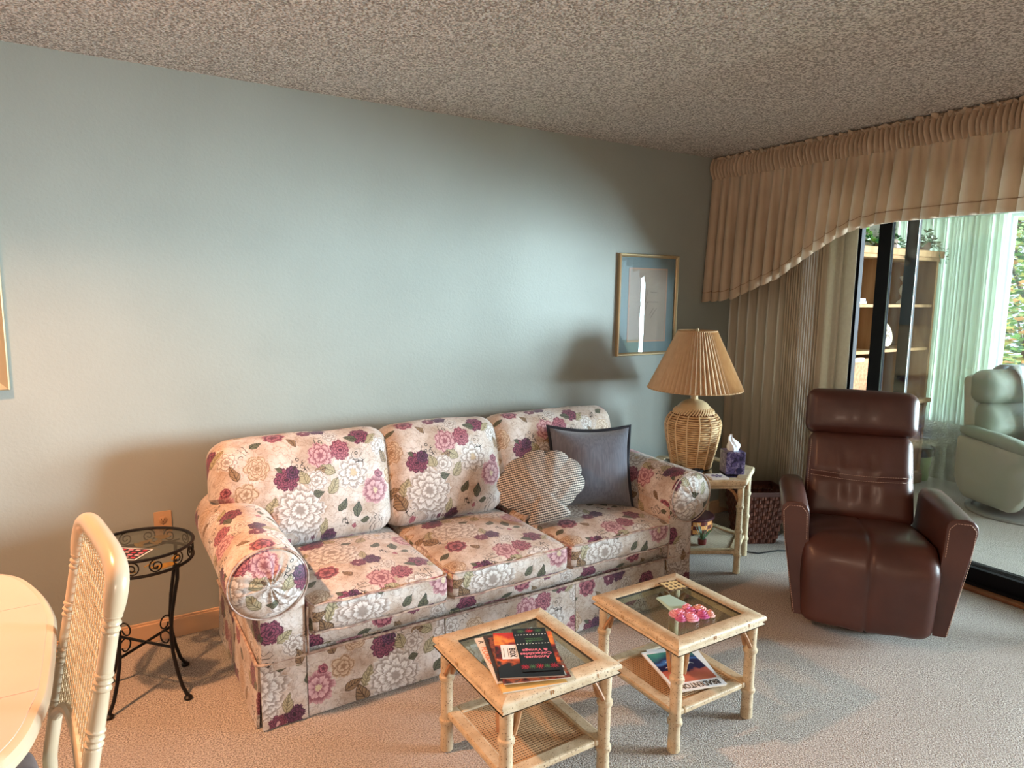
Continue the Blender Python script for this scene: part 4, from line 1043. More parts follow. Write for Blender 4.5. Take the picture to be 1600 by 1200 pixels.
# ================================================================ RECLINER (brown leather)
rcl = thing('leather_recliner', 'brown leather swivel recliner with pillow headrest and light stitching, in front of the sliding door', 'recliner', (3.225, 1.85, 0), math.radians(-52.5))
def RT(x, y, z, rx=0): return Matrix.Translation((x, y, z)) @ Matrix.Rotation(math.radians(rx), 4, 'X')
MB().lathe([(.27, 0), (.275, .008), (.27, .018), (.10, .026), (.045, .03), (.045, .09)], 40, (-.01, -.02, 0)).build('swivel_base', M_DARK, rcl, smooth=True)
MB().rbox((-.01, -.02, .19), (.56, .62, .22), .03, (6, 6, 4)).build('seat_box', M_LEATH, rcl, smooth=True)
def wr(p, amp=.008, sc=3):
    n_ = noise.noise(Vector((p.x*sc*4, p.y*sc, p.z*sc))); return n_*amp
# one continuous waterfall cushion: seat top, rolled front edge, footrest
prof_s = [(.17, .41), (.10, .418), (0, .432), (-.12, .448), (-.24, .462), (-.32, .466), (-.38, .455), (-.425, .425), (-.448, .38), (-.452, .32), (-.444, .24), (-.434, .16), (-.424, .10), (-.405, .082), (-.36, .082)]
def spl(P, t):
    f = t*(len(P)-1); i = min(int(f), len(P)-2); u = f-i
    p0, p1, p2, p3 = P[max(0, i-1)], P[i], P[i+1], P[min(len(P)-1, i+2)]
    return tuple(.5*(2*b_+(c_-a_)*u+(2*a_-5*b_+4*c_-d_)*u*u+(3*b_-a_-3*c_+d_)*u**3) for a_, b_, c_, d_ in zip(p0, p1, p2, p3))
def seatf(u, v):
    y, z = spl(prof_s, v); y2, z2 = spl(prof_s, min(1, v+.01)); y1, z1 = spl(prof_s, max(0, v-.01))
    n_ = Vector((0, -(z2-z1), (y2-y1)))
    n_.normalize(); n_ = -n_
    x = (u*2-1); e = max(0, (abs(x)-.80)/.20)
    d = -.050*(1-math.sqrt(max(0, 1-e*e)))
    d += -.009*math.exp(-(x/.022)**2)+.010*(1-x*x)
    # wrinkles fanning from the sides of the seat
    d += .006*noise.noise(Vector((x*3+2*v, v*9, 2)))
    if .12 < v < .62: d += .0045*math.sin(34*v+5*abs(x)**1.5*math.copysign(1, x)+3)*abs(x)*math.sin(PI*(v-.12)/.5)
    hw = .262+.006*math.sin(PI*v)
    return (-.012+x*hw, y+n_.y*d, z+n_.z*d)
seat = MB().grid(seatf, 44, 60).build('seat', M_LEATH, rcl, smooth=True, sharp=180); sm_ = seat.modifiers.new('th', 'SOLIDIFY'); sm_.thickness = .012; sm_.offset = -1
foot = seat
def stitch(pts, par, r=.0017):
    # dashed double line of stitches
    b = MB()
    P = [Vector(q) for q in pts]
    L_ = [0]
    for a, c in zip(P, P[1:]): L_.append(L_[-1]+(c-a).length)
    tot = L_[-1]; n = int(tot/.011)
    def at(s):
        for k in range(len(P)-1):
            if s <= L_[k+1] or k == len(P)-2:
                f = (s-L_[k])/max(1e-6, L_[k+1]-L_[k]); return P[k].lerp(P[k+1], f)
    for k in range(n):
        b.tube([at(k*.011), at(k*.011+.0075)], r, 4)
    return b.build('stitching', M_STITCH, par, smooth=True)
stitch([seatf(.5+.014, v/40) for v in range(8, 37)], foot, .0015); stitch([seatf(.5-.014, v/40) for v in range(8, 37)], foot, .0012)
stitch([seatf(.955, v/40) for v in range(16, 37)], foot, .0015)
stitch([seatf(.045, v/40) for v in range(18, 37)], foot, .0015)
# back + headrest
def backpost(p):
    w_ = p.z/.24
    p.x *= 1-.035*w_
    if p.y < 0:
        p.y += .012*math.exp(-((p.z-.005+.012*math.cos(p.x*7))/.012)**2)
        p.y += .011*abs(math.sin(p.x*30+2*p.z))**1.6*math.exp(-((p.x+.02)/.14)**2)*math.exp(-((abs(p.z)-.07)/.06)**2)
    return p
bk_ = MB().rbox((0, 0, 0), (.50, .13, .46), .05, (34, 8, 26), (.0, .03, .0), 0, T=RT(-.012, .185, .62, -17), post=backpost).build('backrest', M_LEATH, rcl, smooth=True)
c17, s17 = math.cos(math.radians(17)), math.sin(math.radians(17))
def BT(x, y, z): return (x-.012, .185+y*c17+z*s17, .62-y*s17+z*c17)
for dz in (-.012, .012): stitch([BT(x/100, -.092-.0*(x), .005-.012*math.cos(x/100*7)+dz) if abs(x) < 20 else BT(x/100, -.070, .005-.012*math.cos(x/100*7)+dz) for x in range(-23, 24, 2)], bk_, .0013)
for s_ in (-1, 1): stitch([BT(s_*.240, -.045, -.20), BT(s_*.240, -.05, 0), BT(s_*.232, -.045, .19)], bk_, .0016)
def headpost(p):
    p.x *= 1-.03*(p.z/.1)*0
    p.y += .003*math.sin(p.x*55)*math.exp(-(p.x/.1)**2) if p.y < 0 else 0
    return p
hd_ = MB().rbox((0, 0, 0), (.53, .15, .235), .055, (26, 10, 14), (.0, .02, .005), .003, T=RT(-.012, .285, .945, -12), post=headpost).build('headrest', M_LEATH, rcl, smooth=True)
# arms
def rarm(s):
    xt_o, xt_i = (.392, .268); xb_o, xb_i = (.315, .258)
    def prof(y):
        # top height falls from front to back slightly
        t = (y+.40)/.62; return .625-.02*t-.015*max(0, t-.6)
    secs = []
    ys = [-.405, -.400, -.36, -.2, 0, .12, .20, .235]
    n = 20
    def ring(y, k):
        zt_ = prof(y); pts = []
        zb = .095+(.10*max(0, (y-.0)/.235)) 
        inset = (0.012 if y < -.402 else (.002 if y < -.39 else 0)) + (.02 if y > .21 else 0)
        out_t, in_t, out_b, in_b = xt_o-inset, xt_i+inset*.4, xb_o-inset, xb_i
        zt2 = zt_-inset
        poly = [(in_b, zb), (out_b, zb), (out_b+(out_t-out_b)*.5, zb+(zt2-zb)*.5), (out_t-.002, zt2-.05), (out_t-.006, zt2-.025), (out_t-.022, zt2-.006), (out_t-.045, zt2), (in_t+.035, zt2), (in_t+.014, zt2-.010), (in_t+.002, zt2-.035), (in_t-.002, zt2-.12), (in_b-.0, zb+(zt2-zb)*.45)]
        return [(s*px, y, pz) for px, pz in poly]
    rings = [ring(y, 0) for y in ys]; m = len(rings[0]); b = MB()
    vs = [p for r_ in rings for p in r_]
    fs = [(j*m+i, j*m+(i+1) % m, (j+1)*m+(i+1) % m, (j+1)*m+i) for j in range(len(ys)-1) for i in range(m)]
    fs += [tuple(range(m)), tuple((len(ys)-1)*m+i for i in range(m))]
    if s < 0: fs = [tuple(reversed(f)) for f in fs]
    fs = [tuple(reversed(f)) for f in fs]
    a = b.add(vs, fs).build('arm', M_LEATH, rcl, smooth=True, bevel=.006, sharp=50)
    f = [(s*px, -.408, pz) for (_, _, _), (px, pz) in zip([(0, 0, 0)]*6, [(xb_o-.008, .10), (xt_o-.024, .45), (xt_o-.014, .58), (xt_o-.035, .606), (xt_i+.035, .606), (xt_i+.012, .58)])]
    f.append((s*(xt_i+.006), -.408, .45))
    stitch(f, a, .0014)
    return a
rarm(1); rarm(-1)

# ================================================================ IRON SIDE TABLE
it = thing('iron_side_table', 'small round black wrought-iron side table with glass top between dining chair and sofa', 'table', (.125, 2.83, 0))
IR = .182; zu, zl = .592, .532
def ringp(R, z, n=48): return [(R*math.cos(2*PI*k/n), R*math.sin(2*PI*k/n), z) for k in range(n)]
MB().tube(ringp(IR, zu), .006, 8, closed=True).build('top_ring', M_IRON, it, smooth=True)
MB().tube(ringp(IR*.985, zl), .006, 8, closed=True).build('lower_ring', M_IRON, it, smooth=True)
MB().lathe([(.002, zu-.008), (IR-.006, zu-.008), (IR-.006, zu-.002), (.002, zu-.002)], 48).build('glass_top', glass('dark_table_glass', (.80, .83, .80), 1.5), it, smooth=True)
for k in range(14):
    a0 = 2*PI*k/14
    mir = 1 if k % 2 else -1
    pts = []
    for j in range(26):
        t = j/25; th = t*3.4*PI; r_ = .027*(1-.82*t)
        lx_ = mir*(r_*math.cos(th+PI*.5)); lz = r_*math.sin(th+PI*.5)
        a = a0+lx_/IR; pts.append((IR*.99*math.cos(a), IR*.99*math.sin(a), (zu+zl)/2+lz))
    MB().tube(pts, .0026, 6).build('scroll', M_IRON, it, smooth=True)
feet = [math.atan2(-.123, -.134), math.atan2(-.146, .128), math.atan2(.13, .156), math.atan2(.14, -.13)]
for a in feet:
    c_, s_ = math.cos(a), math.sin(a)
    prof_ = [(.168, .535), (.165, .48), (.150, .42), (.132, .34), (.122, .26), (.126, .18), (.142, .11), (.162, .05), (.185, .014)]
    lg = MB().tube([(r_*c_, r_*s_, z) for r_, z in prof_], .0068, 8).build('leg', M_IRON, it, smooth=True)
    MB().lathe([(.006, 0), (.015, .004), (.016, .010), (.008, .017)], 12, (.186*c_, .186*s_, 0)).build('foot', M_IRON, lg, smooth=True)
    # curl on the stretcher
    pts = []
    for j in range(26):
        t = j/25; th = -PI*.15+t*2.1*PI; r_ = .034*(1-.5*t)
        rad = .126-.010-.022+r_*math.cos(th)*.9; pts.append((rad*c_, rad*s_, .205+.028+r_*math.sin(th)))
    MB().tube([(.124*c_, .124*s_, .20)]+pts, .003, 6).build('curl', M_IRON, it, smooth=True)
for a in (feet[0], feet[1]):
    c_, s_ = math.cos(a), math.sin(a); MB().tube([(-.125*c_, -.125*s_, .20), (.125*c_, .125*s_, .20)], .0055, 8).build('stretcher', M_IRON, it, smooth=True)
rn = random.Random(9)
M_YEL = mat('yellow_metal_leaf', (196, 152, 62), .5, (168, 120, 50), 30)
for k, (x, y, a) in enumerate(((.03, .10, .8), (.07, .12, 1.3), (.05, .08, 2.3), (.10, .09, .3), (.00, .115, 2.0), (.05, -.13, -.4), (.02, -.15, .9), (-.05, -.16, 2.6), (.08, -.12, .2), (.035, .05, .4), (.02, .14, .5), (.055, .145, 1.9), (.085, .135, 2.7), (.11, -.09, 1.1))):
    R = Matrix.Translation((x, y, zu-.03-.012*(k % 3))) @ Matrix.Rotation(a, 4, 'Z') @ Matrix.Rotation(.35*(k % 3-1), 4, 'X')
    b = MB(); pts = [(-.03, 0, 0), (-.012, -.013, .003), (.012, -.011, .003), (.034, 0, 0), (.012, .011, .003), (-.012, .013, .003)]
    b.prism([(p_[0], p_[1]) for p_ in pts], 0, .0012, T=R).build('yellow_leaf', M_YEL, it)
MB().tube([(-.12, -.06, zu-.03), (-.04, .0, zu-.025), (.05, .04, zu-.03), (.14, .06, zu-.025)], .003, 6).build('twig', M_IRON, it, smooth=True)
pc = thing('picture_card', 'black-bordered card with small pink and red picture squares on the iron side table', 'card', (.062, 2.765, zu-.002), math.radians(-38))
MB().box((0, 0, .0006), (.175, .105, .0012)).build('card', M_WHITE, pc)
MB().box((0, 0, .0014), (.165, .095, .0006)).build('dark_print', mat('card_black', (26, 24, 34), .35), pc)
for i in range(6):
    for j in range(4):
        MB().box((-.068+i*.027, -.034+j*.0225, .0019), (.016, .011, .0005)).build('picture_square', [M_PINK, M_REDI, mat('blush_ink', (226, 170, 176), .4)][(i*2+j) % 3], pc)

# wall outlet
ol = thing('wall_outlet', 'almond duplex electrical outlet on the wall above the iron side table', 'outlet', (.2355, YF, .528))
MB().rbox((0, -.003, 0), (.070, .006, .116), .0025, (4, 2, 4)).build('cover_plate', mat('almond_plate', (196, 158, 120), .4), ol, smooth=True)
for s_ in (-1, 1):
    o = MB().lathe([(.0165, 0), (.0165, .003), (.015, .004)], 20, T=Matrix.Translation((0, -.005, s_*.0195)) @ Matrix.Rotation(PI/2, 4, 'X')).build('receptacle', mat('almond_socket', (184, 144, 106), .4), ol, smooth=True)
    b = MB(); 
    for x in (-.006, .006): b.box((x, -.0095, s_*.0195+.004), (.002, .001, .008))
    b.lathe([(.0025, 0), (.0025, .001)], 8, T=Matrix.Translation((0, -.0091, s_*.0195-.007)) @ Matrix.Rotation(PI/2, 4, 'X')); b.build('slots', M_DARK, o)
MB().lathe([(.003, 0), (.003, .001)], 10, T=Matrix.Translation((0, -.006, 0)) @ Matrix.Rotation(PI/2, 4, 'X')).build('screw', M_ALU, ol)

# ================================================================ PICTURES
def picture(label, cx_, cz_, w, h, depth=.022, fw_=.020):
    o = thing('framed_picture', label, 'picture', (cx_, YF, cz_))
    pro = [(0, 0), (0, depth), (.004, depth+.004), (.012, depth+.002), (fw_, depth-.005), (fw_, 0)]
    n = len(pro); C_ = [(-w/2, -h/2), (w/2, -h/2), (w/2, h/2), (-w/2, h/2)]
    for k in range(4):
        def pt(c, q):
            sx_, sz_ = math.copysign(1, c[0]), math.copysign(1, c[1]); return (c[0]-sx_*q[0], -q[1], c[1]-sz_*q[0])
        vs = [pt(C_[k], q) for q in pro]+[pt(C_[(k+1) % 4], q) for q in pro]
        fs = [(i, n+i, n+(i+1) % n, (i+1) % n) for i in range(n)]+[tuple(range(n)), tuple(reversed(range(n, 2*n)))]
        MB().add(vs, fs).build('frame_side', M_GOLD, o, smooth=True)
    return o
pc1 = picture('gilt-framed print with grey-blue mat and peach inner line on the wall behind the lamp', 3.0215, 1.483, .497, .630)
MB().box((0, -.005, 0), (.46, .008, .592)).build('mat_board', M_MATB, pc1)
b = MB(); w2, h2 = .315, .452
for s_ in (-1, 1): b.box((s_*w2/2, -.0098, 0), (.009, .0016, h2+.009)).box((0, -.0098, s_*h2/2), (w2-.009, .0016, .009))
b.build('inner_line', M_PEACH, pc1)
pr = MB().box((0, -.0095, 0), (w2-.009, .001, h2-.009)).build('print', mat('print_paper', (186, 172, 158), .7, (176, 164, 152), 6), pc1)
b = MB()
for pts in ([(-.07, -.02), (-.03, .0), (-.01, .05), (.0, .10)], [(-.08, -.05), (-.05, -.03), (-.02, -.06)], [(.02, .085), (.05, .08), (.075, .083)], [(.03, -.08), (.06, -.04), (.08, -.02)], [(.02, -.06), (.05, -.02)], [(-.04, -.08), (-.02, -.03), (.0, .02)], [(-.09, .02), (.09, .02)]):
    b.tube([(x, -.0102, z) for x, z in pts], .0012, 5)
b.build('sketch_line', mat('pencil', (120, 112, 108), .7), pr)
MB().box((0, -.0165, 0), (.458, .002, .59)).build('glass', M_PGLASS, pc1)
pc2 = picture('light wooden picture frame cut off by the left edge of the photo', -.261-.28, 1.155+.43, .56, .86, .03, .05)
MB().box((0, -.006, 0), (.47, .008, .77)).build('mat_board', mat('cream_mat', (214, 200, 180), .7), pc2)
MB().box((0, -.0105, 0), (.30, .001, .56)).build('print', printmat('landscape_print', [(.3, (110, 130, 120)), (.5, (170, 160, 130)), (.7, (200, 190, 170))], 8), pc2)
MB().box((0, -.0165, 0), (.465, .002, .765)).build('glass', M_PGLASS, pc2)

# ================================================================ VALANCE + BLINDS
va = thing('valance', 'gathered tan fabric valance with a swagged left end, over the sliding door', 'valance', (3.56, YF-.005, 2.44))
VY0, VY1 = YF-.012, -1.75
def zbot(y):
    pts = [(3.3, 1.515), (3.14, 1.523), (3.016, 1.535), (2.894, 1.585), (2.688, 1.66), (2.463, 1.80), (2.33, 1.875), (2.205, 1.922), (1.999, 1.935), (1.7, 1.94), (-5, 1.94)]
    for (ya, za), (yb, zb) in zip(pts, pts[1:]):
        if y >= yb: return za+(zb-za)*(ya-y)/(ya-yb)
    return 1.94
def VP(x, y, z): return (x-3.56, y-(YF-.005), z-2.44)
NY = 1500
import bisect
rnv = random.Random(11)
# cumulative pleat phases: irregular gathers
def phases(step, jit):
    y = VY0; ph = [(y, 0)]; k = 0
    while y > VY1:
        y -= step*rnv.uniform(1-jit, 1+jit); k += 1; ph.append((y, k*PI))
    return ph
def evalph(ph, keys, y):
    i = bisect.bisect_left(keys, -y); i = max(1, min(len(ph)-1, i))
    (ya, pa), (yb, pb) = ph[i-1], ph[i]; return pa+(pb-pa)*(ya-y)/(ya-yb)
ph1 = phases(.0135, .45); k1 = [-q[0] for q in ph1]
ph2 = phases(.038, .45); k2 = [-q[0] for q in ph2]
def yu(u): return VY0+(VY1-VY0)*u
def head(u, v):
    y = yu(u); z = 2.432-.137*v; e = .010+.026*math.sin(PI*(.12+.8*v))
    x = 3.56-.002-e*.55*(math.sin(evalph(ph1, k1, y+.006*math.sin(v*3+y*9)))+.5)-.012*math.sin(PI*v)
    return VP(x, y, z)
MB().grid(head, NY, 7).build('gathered_header', M_DRAPE, va, smooth=True, sharp=180)
def ruffle(u, v):
    y = yu(u); a = evalph(ph1, k1, y)*.8
    x = 3.552+.012*math.sin(a)*v+.010*math.sin(a*.37+1)*v-.02*v; z = 2.412+.024*v*(.6+.4*math.sin(a*.53))
    return VP(x, y, z)
MB().grid(ruffle, NY, 2).build('top_ruffle', M_DRAPE, va, smooth=True, sharp=180)
def skirtf(u, v):
    y = yu(u)
    a = evalph(ph2, k2, y)
    q = math.sin(a); amp = .010+.034*v**.7
    sh_ = (q if q > 0 else q*.9)
    # crisp folds
    f = math.copysign(abs(sh_)**.6, sh_)
    zb = zbot(y+.03*f)-.014*(f if zbot(y) < 1.93 else .3*f)
    z = 2.298+(zb-2.298)*v
    x = 3.548-amp*f-.010*v
    yy = y+.014*v*math.cos(a)
    return VP(x, min(YF-.008, yy), z)
o = MB().grid(skirtf, NY, 16).build('skirt', M_DRAPE, va, smooth=True, sharp=180)
MB().grid(lambda u, v: (lambda p_: (p_[0]-.0015, p_[1], p_[2]+.055+.0035*v))(skirtf(u, .995)), NY, 1).build('hem_stitch', mat('hem_line', (140, 108, 80), .8), o, smooth=True, sharp=180)
MB().box(VP(3.585, (VY0+VY1)/2, 2.37), (.03, VY0-VY1, .138)).build('valance_board', mat('valance_wood', (170, 140, 108), .7), va)
# beige vertical blind stacked at the left of the door
vb = thing('vertical_blind', 'beige vertical blind with vanes stacked at the left side of the sliding door', 'blinds', (3.80, 2.85, 0))
def vane(y, rot, m, w=.089, z0=.045, z1=2.30, x=3.80):
    def fn(u, v):
        s_ = u*2-1; cx_ = s_*w/2; cv = .008*(1-s_*s_)
        c_, sn = math.cos(rot), math.sin(rot)
        return (x-3.80+cx_*sn+cv*c_, y-2.85+cx_*c_-cv*sn, z0+(z1-z0)*v)
    o = MB().grid(fn, 6, 1).build('vane', m, vb, smooth=True, sharp=180); s2 = o.modifiers.new('th', 'SOLIDIFY'); s2.thickness = .0012
ysv = [3.19, 3.115, 3.037, 2.96, 2.882, 2.80]
for y in ysv: vane(y, -.35, M_VANE)
for k in range(15): vane(2.752-.017*k, -1.1+.06*math.sin(k*2), M_VANE)
vane(2.49, .12, M_VANEC, .15, x=3.79); vane(2.405, -.05, M_VANEC, .12, x=3.80)
MB().box((0, (YF-.02+Y0)/2-2.85, 2.325), (.045, YF-.02-Y0, .04)).build('headrail', M_WHITEF, vb)
# sheer blind of the lanai
lb = thing('vertical_blind', 'pale green sheer vertical blind across the lanai window behind the bookcase', 'blinds', (6.10, 2.9, .5))
k = 0; y = 3.37
while y > 2.55:
    def fn(u, v, y=y, k=k):
        s_ = u*2-1; r_ = .55+.25*math.sin(k*1.7); return (s_*.044*math.sin(r_), y-2.9+s_*.044*math.cos(r_), .015+1.70*v)
    o = MB().grid(fn, 2, 1).build('vane', M_SHEER, lb); y -= .030+.012*math.sin(k*2.3); k += 1
MB().box((0, -.02, 1.73), (.05, .95, .04)).build('headrail', M_WHITEF, lb)

# ================================================================ WALL UNIT (lanai)
wu = thing('wall_unit', 'oak wall unit with open shelves and drop-front desk, seen through the sliding door', 'bookcase', (5.2, 2.95, 0))
def WP(x, y, z): return (x-5.2, y-2.95, z)
yf, yb = 2.95, 3.36
def wpart(name, m, c, d, **kw): return MB().box(WP(*c), d).build(name, m, wu, **kw)
xl, xm1, xm2, xr = 4.46, 5.185, 5.215, 5.93
ym = (yf+yb)/2; dd = yb-yf
wpart('cornice', M_OAK, ((xl+xr)/2, ym-.01, 1.90), (xr-xl+.06, dd+.04, .055), bevel=.01)
wpart('cornice_trim', M_OAK, ((xl+xr)/2, ym, 1.862), (xr-xl+.02, dd+.01, .03), bevel=.004)
for x, n_ in ((xl+.015, 0), (5.20, 1), (xr-.015, 0)): wpart('side_panel', M_OAK, (x, ym, 1.28), (.03 if not n_ else .044, dd, 1.14))
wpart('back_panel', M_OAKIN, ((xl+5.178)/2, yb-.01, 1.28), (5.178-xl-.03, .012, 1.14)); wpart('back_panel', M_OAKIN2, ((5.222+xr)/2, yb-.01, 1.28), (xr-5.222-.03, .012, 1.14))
for z in (1.50, 1.15): wpart('shelf', M_OAK, ((5.222+xr-.03)/2, ym, z-.011), (xr-5.222-.03, dd-.02, .022))
wpart('shelf', M_OAK, ((xl+5.178)/2+.015, ym, 1.50-.011), (5.178-xl-.03, dd-.02, .022))
wpart('desk_shelf', M_OAK, ((xl+5.178)/2+.015, ym-.005, 1.15-.013), (5.178-xl-.03, dd, .026), bevel=.004)
# drop-front desk
df = wpart('drop_front', mat('pale_burl', (186, 140, 106), .8, (164, 118, 86), 18, spec=.08), ((xl+5.178)/2+.015, yf-.008, .93), (5.178-xl-.06, .022, .33), bevel=.004)
MB().box(WP((xl+5.178)/2+.015, yf-.021, .93), (5.178-xl-.16, .006, .25)).build('burl_panel', mat('chevron_burl', (192, 142, 108), .8, (166, 116, 84), 40, (1, 1, 1), spec=.08), df)
MB().rbox(WP(4.86, yf-.026, 1.088), (.13, .03, .035), .008, (5, 3, 3)).build('handle', mat('desk_handle', (226, 176, 140), .4), df, smooth=True)
wpart('ledge', M_OAK, ((xl+xr)/2, ym-.015, .71), (xr-xl+.05, dd+.04, .035), bevel=.008)
# base units with drawers and doors
wpart('base_carcass', M_OAKD, ((xl+xr)/2, ym+.008, .39), (xr-xl, dd-.016, .60))
for x0, x1 in ((xl+.02, 5.18), (5.22, xr-.06)):
    o = wpart('drawer', M_OAKD, ((x0+x1)/2, yf-.002, .585), (x1-x0-.01, .022, .17), bevel=.004)
    MB().box(WP((x0+x1)/2, yf-.014, .585), (x1-x0-.09, .006, .10)).build('drawer_panel', M_OAK, o, bevel=.002)
    for a, c_ in ((x0, (x0+x1)/2), ((x0+x1)/2, x1)):
        o = wpart('cabinet_door', M_OAKD, ((a+c_)/2, yf-.002, .30), (c_-a-.01, .022, .37), bevel=.004)
        MB().box(WP((a+c_)/2, yf-.014, .30), (c_-a-.09, .006, .28)).build('door_panel', mat('door_burl', (160, 112, 74), .4, (130, 86, 54), 30), o, bevel=.002)
for x in (xr-.03, xl+.02):
    MB().lathe([(.026, 0), (.028, .01), (.024, .02), (.024, .56), (.028, .57), (.028, .59)], 16, WP(x, yf+.004, .10)).build('corner_column', M_OAK, wu, smooth=True)
wpart('plinth', M_OAKD, ((xl+xr)/2, ym-.01, .04), (xr-xl+.03, dd+.03, .08), bevel=.008); wpart('plinth_moulding', M_OAK, ((xl+xr)/2, ym-.01, .095), (xr-xl+.02, dd+.02, .028), bevel=.008)
# things in it
def book(x, z, w, h, c, label, cat='book', y=3.04, g='books on the lowest open shelf'):
    o = thing('book', label, cat, (x, y, z), 0, g)
    MB().box((0, .07, h/2), (w-.004, .138, h-.006)).build('pages', M_PAGES, o)
    b = MB().box((-w/2+.001, .07, h/2), (.002, .14, h)).box((w/2-.001, .07, h/2), (.002, .14, h)).box((0, .001, h/2), (w-.004, .002, h)); b.build('cover', mat('book_%d_%d_%d' % c, c, .4), o)
for x, w, h, c, l in ((5.262, .03, .21, (44, 40, 48), 'slim charcoal book, first on the left of the lowest open shelf'), (5.300, .034, .17, (210, 214, 226), 'pale grey-white book beside the charcoal one'),
                      (5.338, .030, .20, (110, 24, 44), 'crimson book between the pale and the cream one'), (5.372, .026, .21, (226, 206, 176), 'cream book next to the crimson one'), (5.402, .026, .20, (150, 60, 44), 'rust-red book, last of the row')):
    book(x, .7275, w, h, c, l)
tag(MB().rbox((0, 0, .012), (.22, .16, .022), .006, (4, 4, 3)).build('paper_stack', M_WHITE, None, loc=(4.90, 3.06, 1.50), smooth=True), 'stack of white papers lying on the upper left shelf of the wall unit', 'papers')
tag(MB().rbox((0, 0, .010), (.20, .15, .018), .004, (4, 4, 3)).build('folded_cloth', mat('blue_white_cloth', (196, 210, 226), .8), None, loc=(4.90, 3.06, 1.524), smooth=True), 'pale blue folded cloth on top of the white papers', 'cloth')
o = thing('pencil_cup', 'patterned grey cup holding pencils on the desk shelf of the wall unit', 'cup', (4.85, 3.02, 1.15))
MB().lathe([(.030, 0), (.032, .004), (.032, .085), (.029, .085), (.028, .01)], 20).build('cup', mat('mottled_cup', (176, 170, 160), .5, (110, 106, 100), 60), o, smooth=True)
for k, (dx, dy, c) in enumerate(((.02, 0, (190, 80, 50)), (-.01, .015, (150, 90, 60)), (.03, .01, (210, 190, 150)))): MB().tube([(dx*.3, dy, .01), (dx*1.6, dy, .16-.01*k)], .004, 6).build('pencil', mat('pencil_%d' % k, c, .5), o)
o = thing('figurine', 'small white and green figurine at the left end of the desk shelf', 'figurine', (4.765, 3.02, 1.15))
MB().lathe([(.020, 0), (.022, .006), (.014, .02), (.016, .05), (.010, .07)], 14).build('body', mat('fig_green', (86, 110, 80), .5, (200, 190, 170), 40), o, smooth=True)
MB().lathe([(.002, .066), (.013, .074), (.015, .086), (.009, .097), (.001, .10)], 14).build('head', M_WHITE, o, smooth=True)
o = thing('sand_dollar', 'round cream sand dollar on a wire stand, on the middle right shelf', 'ornament', (5.36, 3.03, 1.15))
T_ = Matrix.Translation((0, 0, .115)) @ Matrix.Rotation(math.radians(75), 4, 'X')
MB().lathe([(.001, 0), (.08, .0), (.098, .004), (.102, .010), (.085, .018), (.03, .026), (.001, .028)], 32, T=T_).build('disc', mat('sand_shell', (220, 202, 170), .7, (196, 176, 142), 20), o, smooth=True)
b = MB()
for k in range(5):
    a = 2*PI*k/5+PI/2; b.tube([T_ @ Vector((.015*math.cos(a), .015*math.sin(a), .027)), T_ @ Vector((.05*math.cos(a), .05*math.sin(a), .024))], .005, 6, flat=.5)
b.build('petal_mark', mat('shell_mark', (120, 96, 70), .7), o, smooth=True)
MB().tube([(-.05, -.03, .004), (-.03, .02, .004), (-.03, .01, .10), (.03, .01, .10), (.03, .02, .004), (.05, -.03, .004)], .003, 6).build('stand', M_DARK, o, smooth=True)
o = thing('candlestick', 'white turned candlestick on the top right shelf', 'candlestick', (5.60, 3.03, 1.50))
MB().lathe([(.05, 0), (.052, .012), (.040, .025), (.024, .04), (.018, .06), (.034, .085), (.040, .11), (.030, .14), (.016, .16), (.020, .18), (.036, .20), (.042, .215), (.030, .225)], 24).build('body', mat('white_ceramic', (214, 222, 226), .35), o, smooth=True)
o = thing('seashell', 'small white seashell on the middle right shelf', 'shell', (5.60, 3.0, 1.15))
MB().lathe([(.002, 0), (.028, .008), (.034, .022), (.022, .040), (.010, .055), (.002, .062)], 16, fn=lambda a, r, z: r*(1+.08*math.sin(6*a+z*60))).build('body', M_WHITE, o, smooth=True)
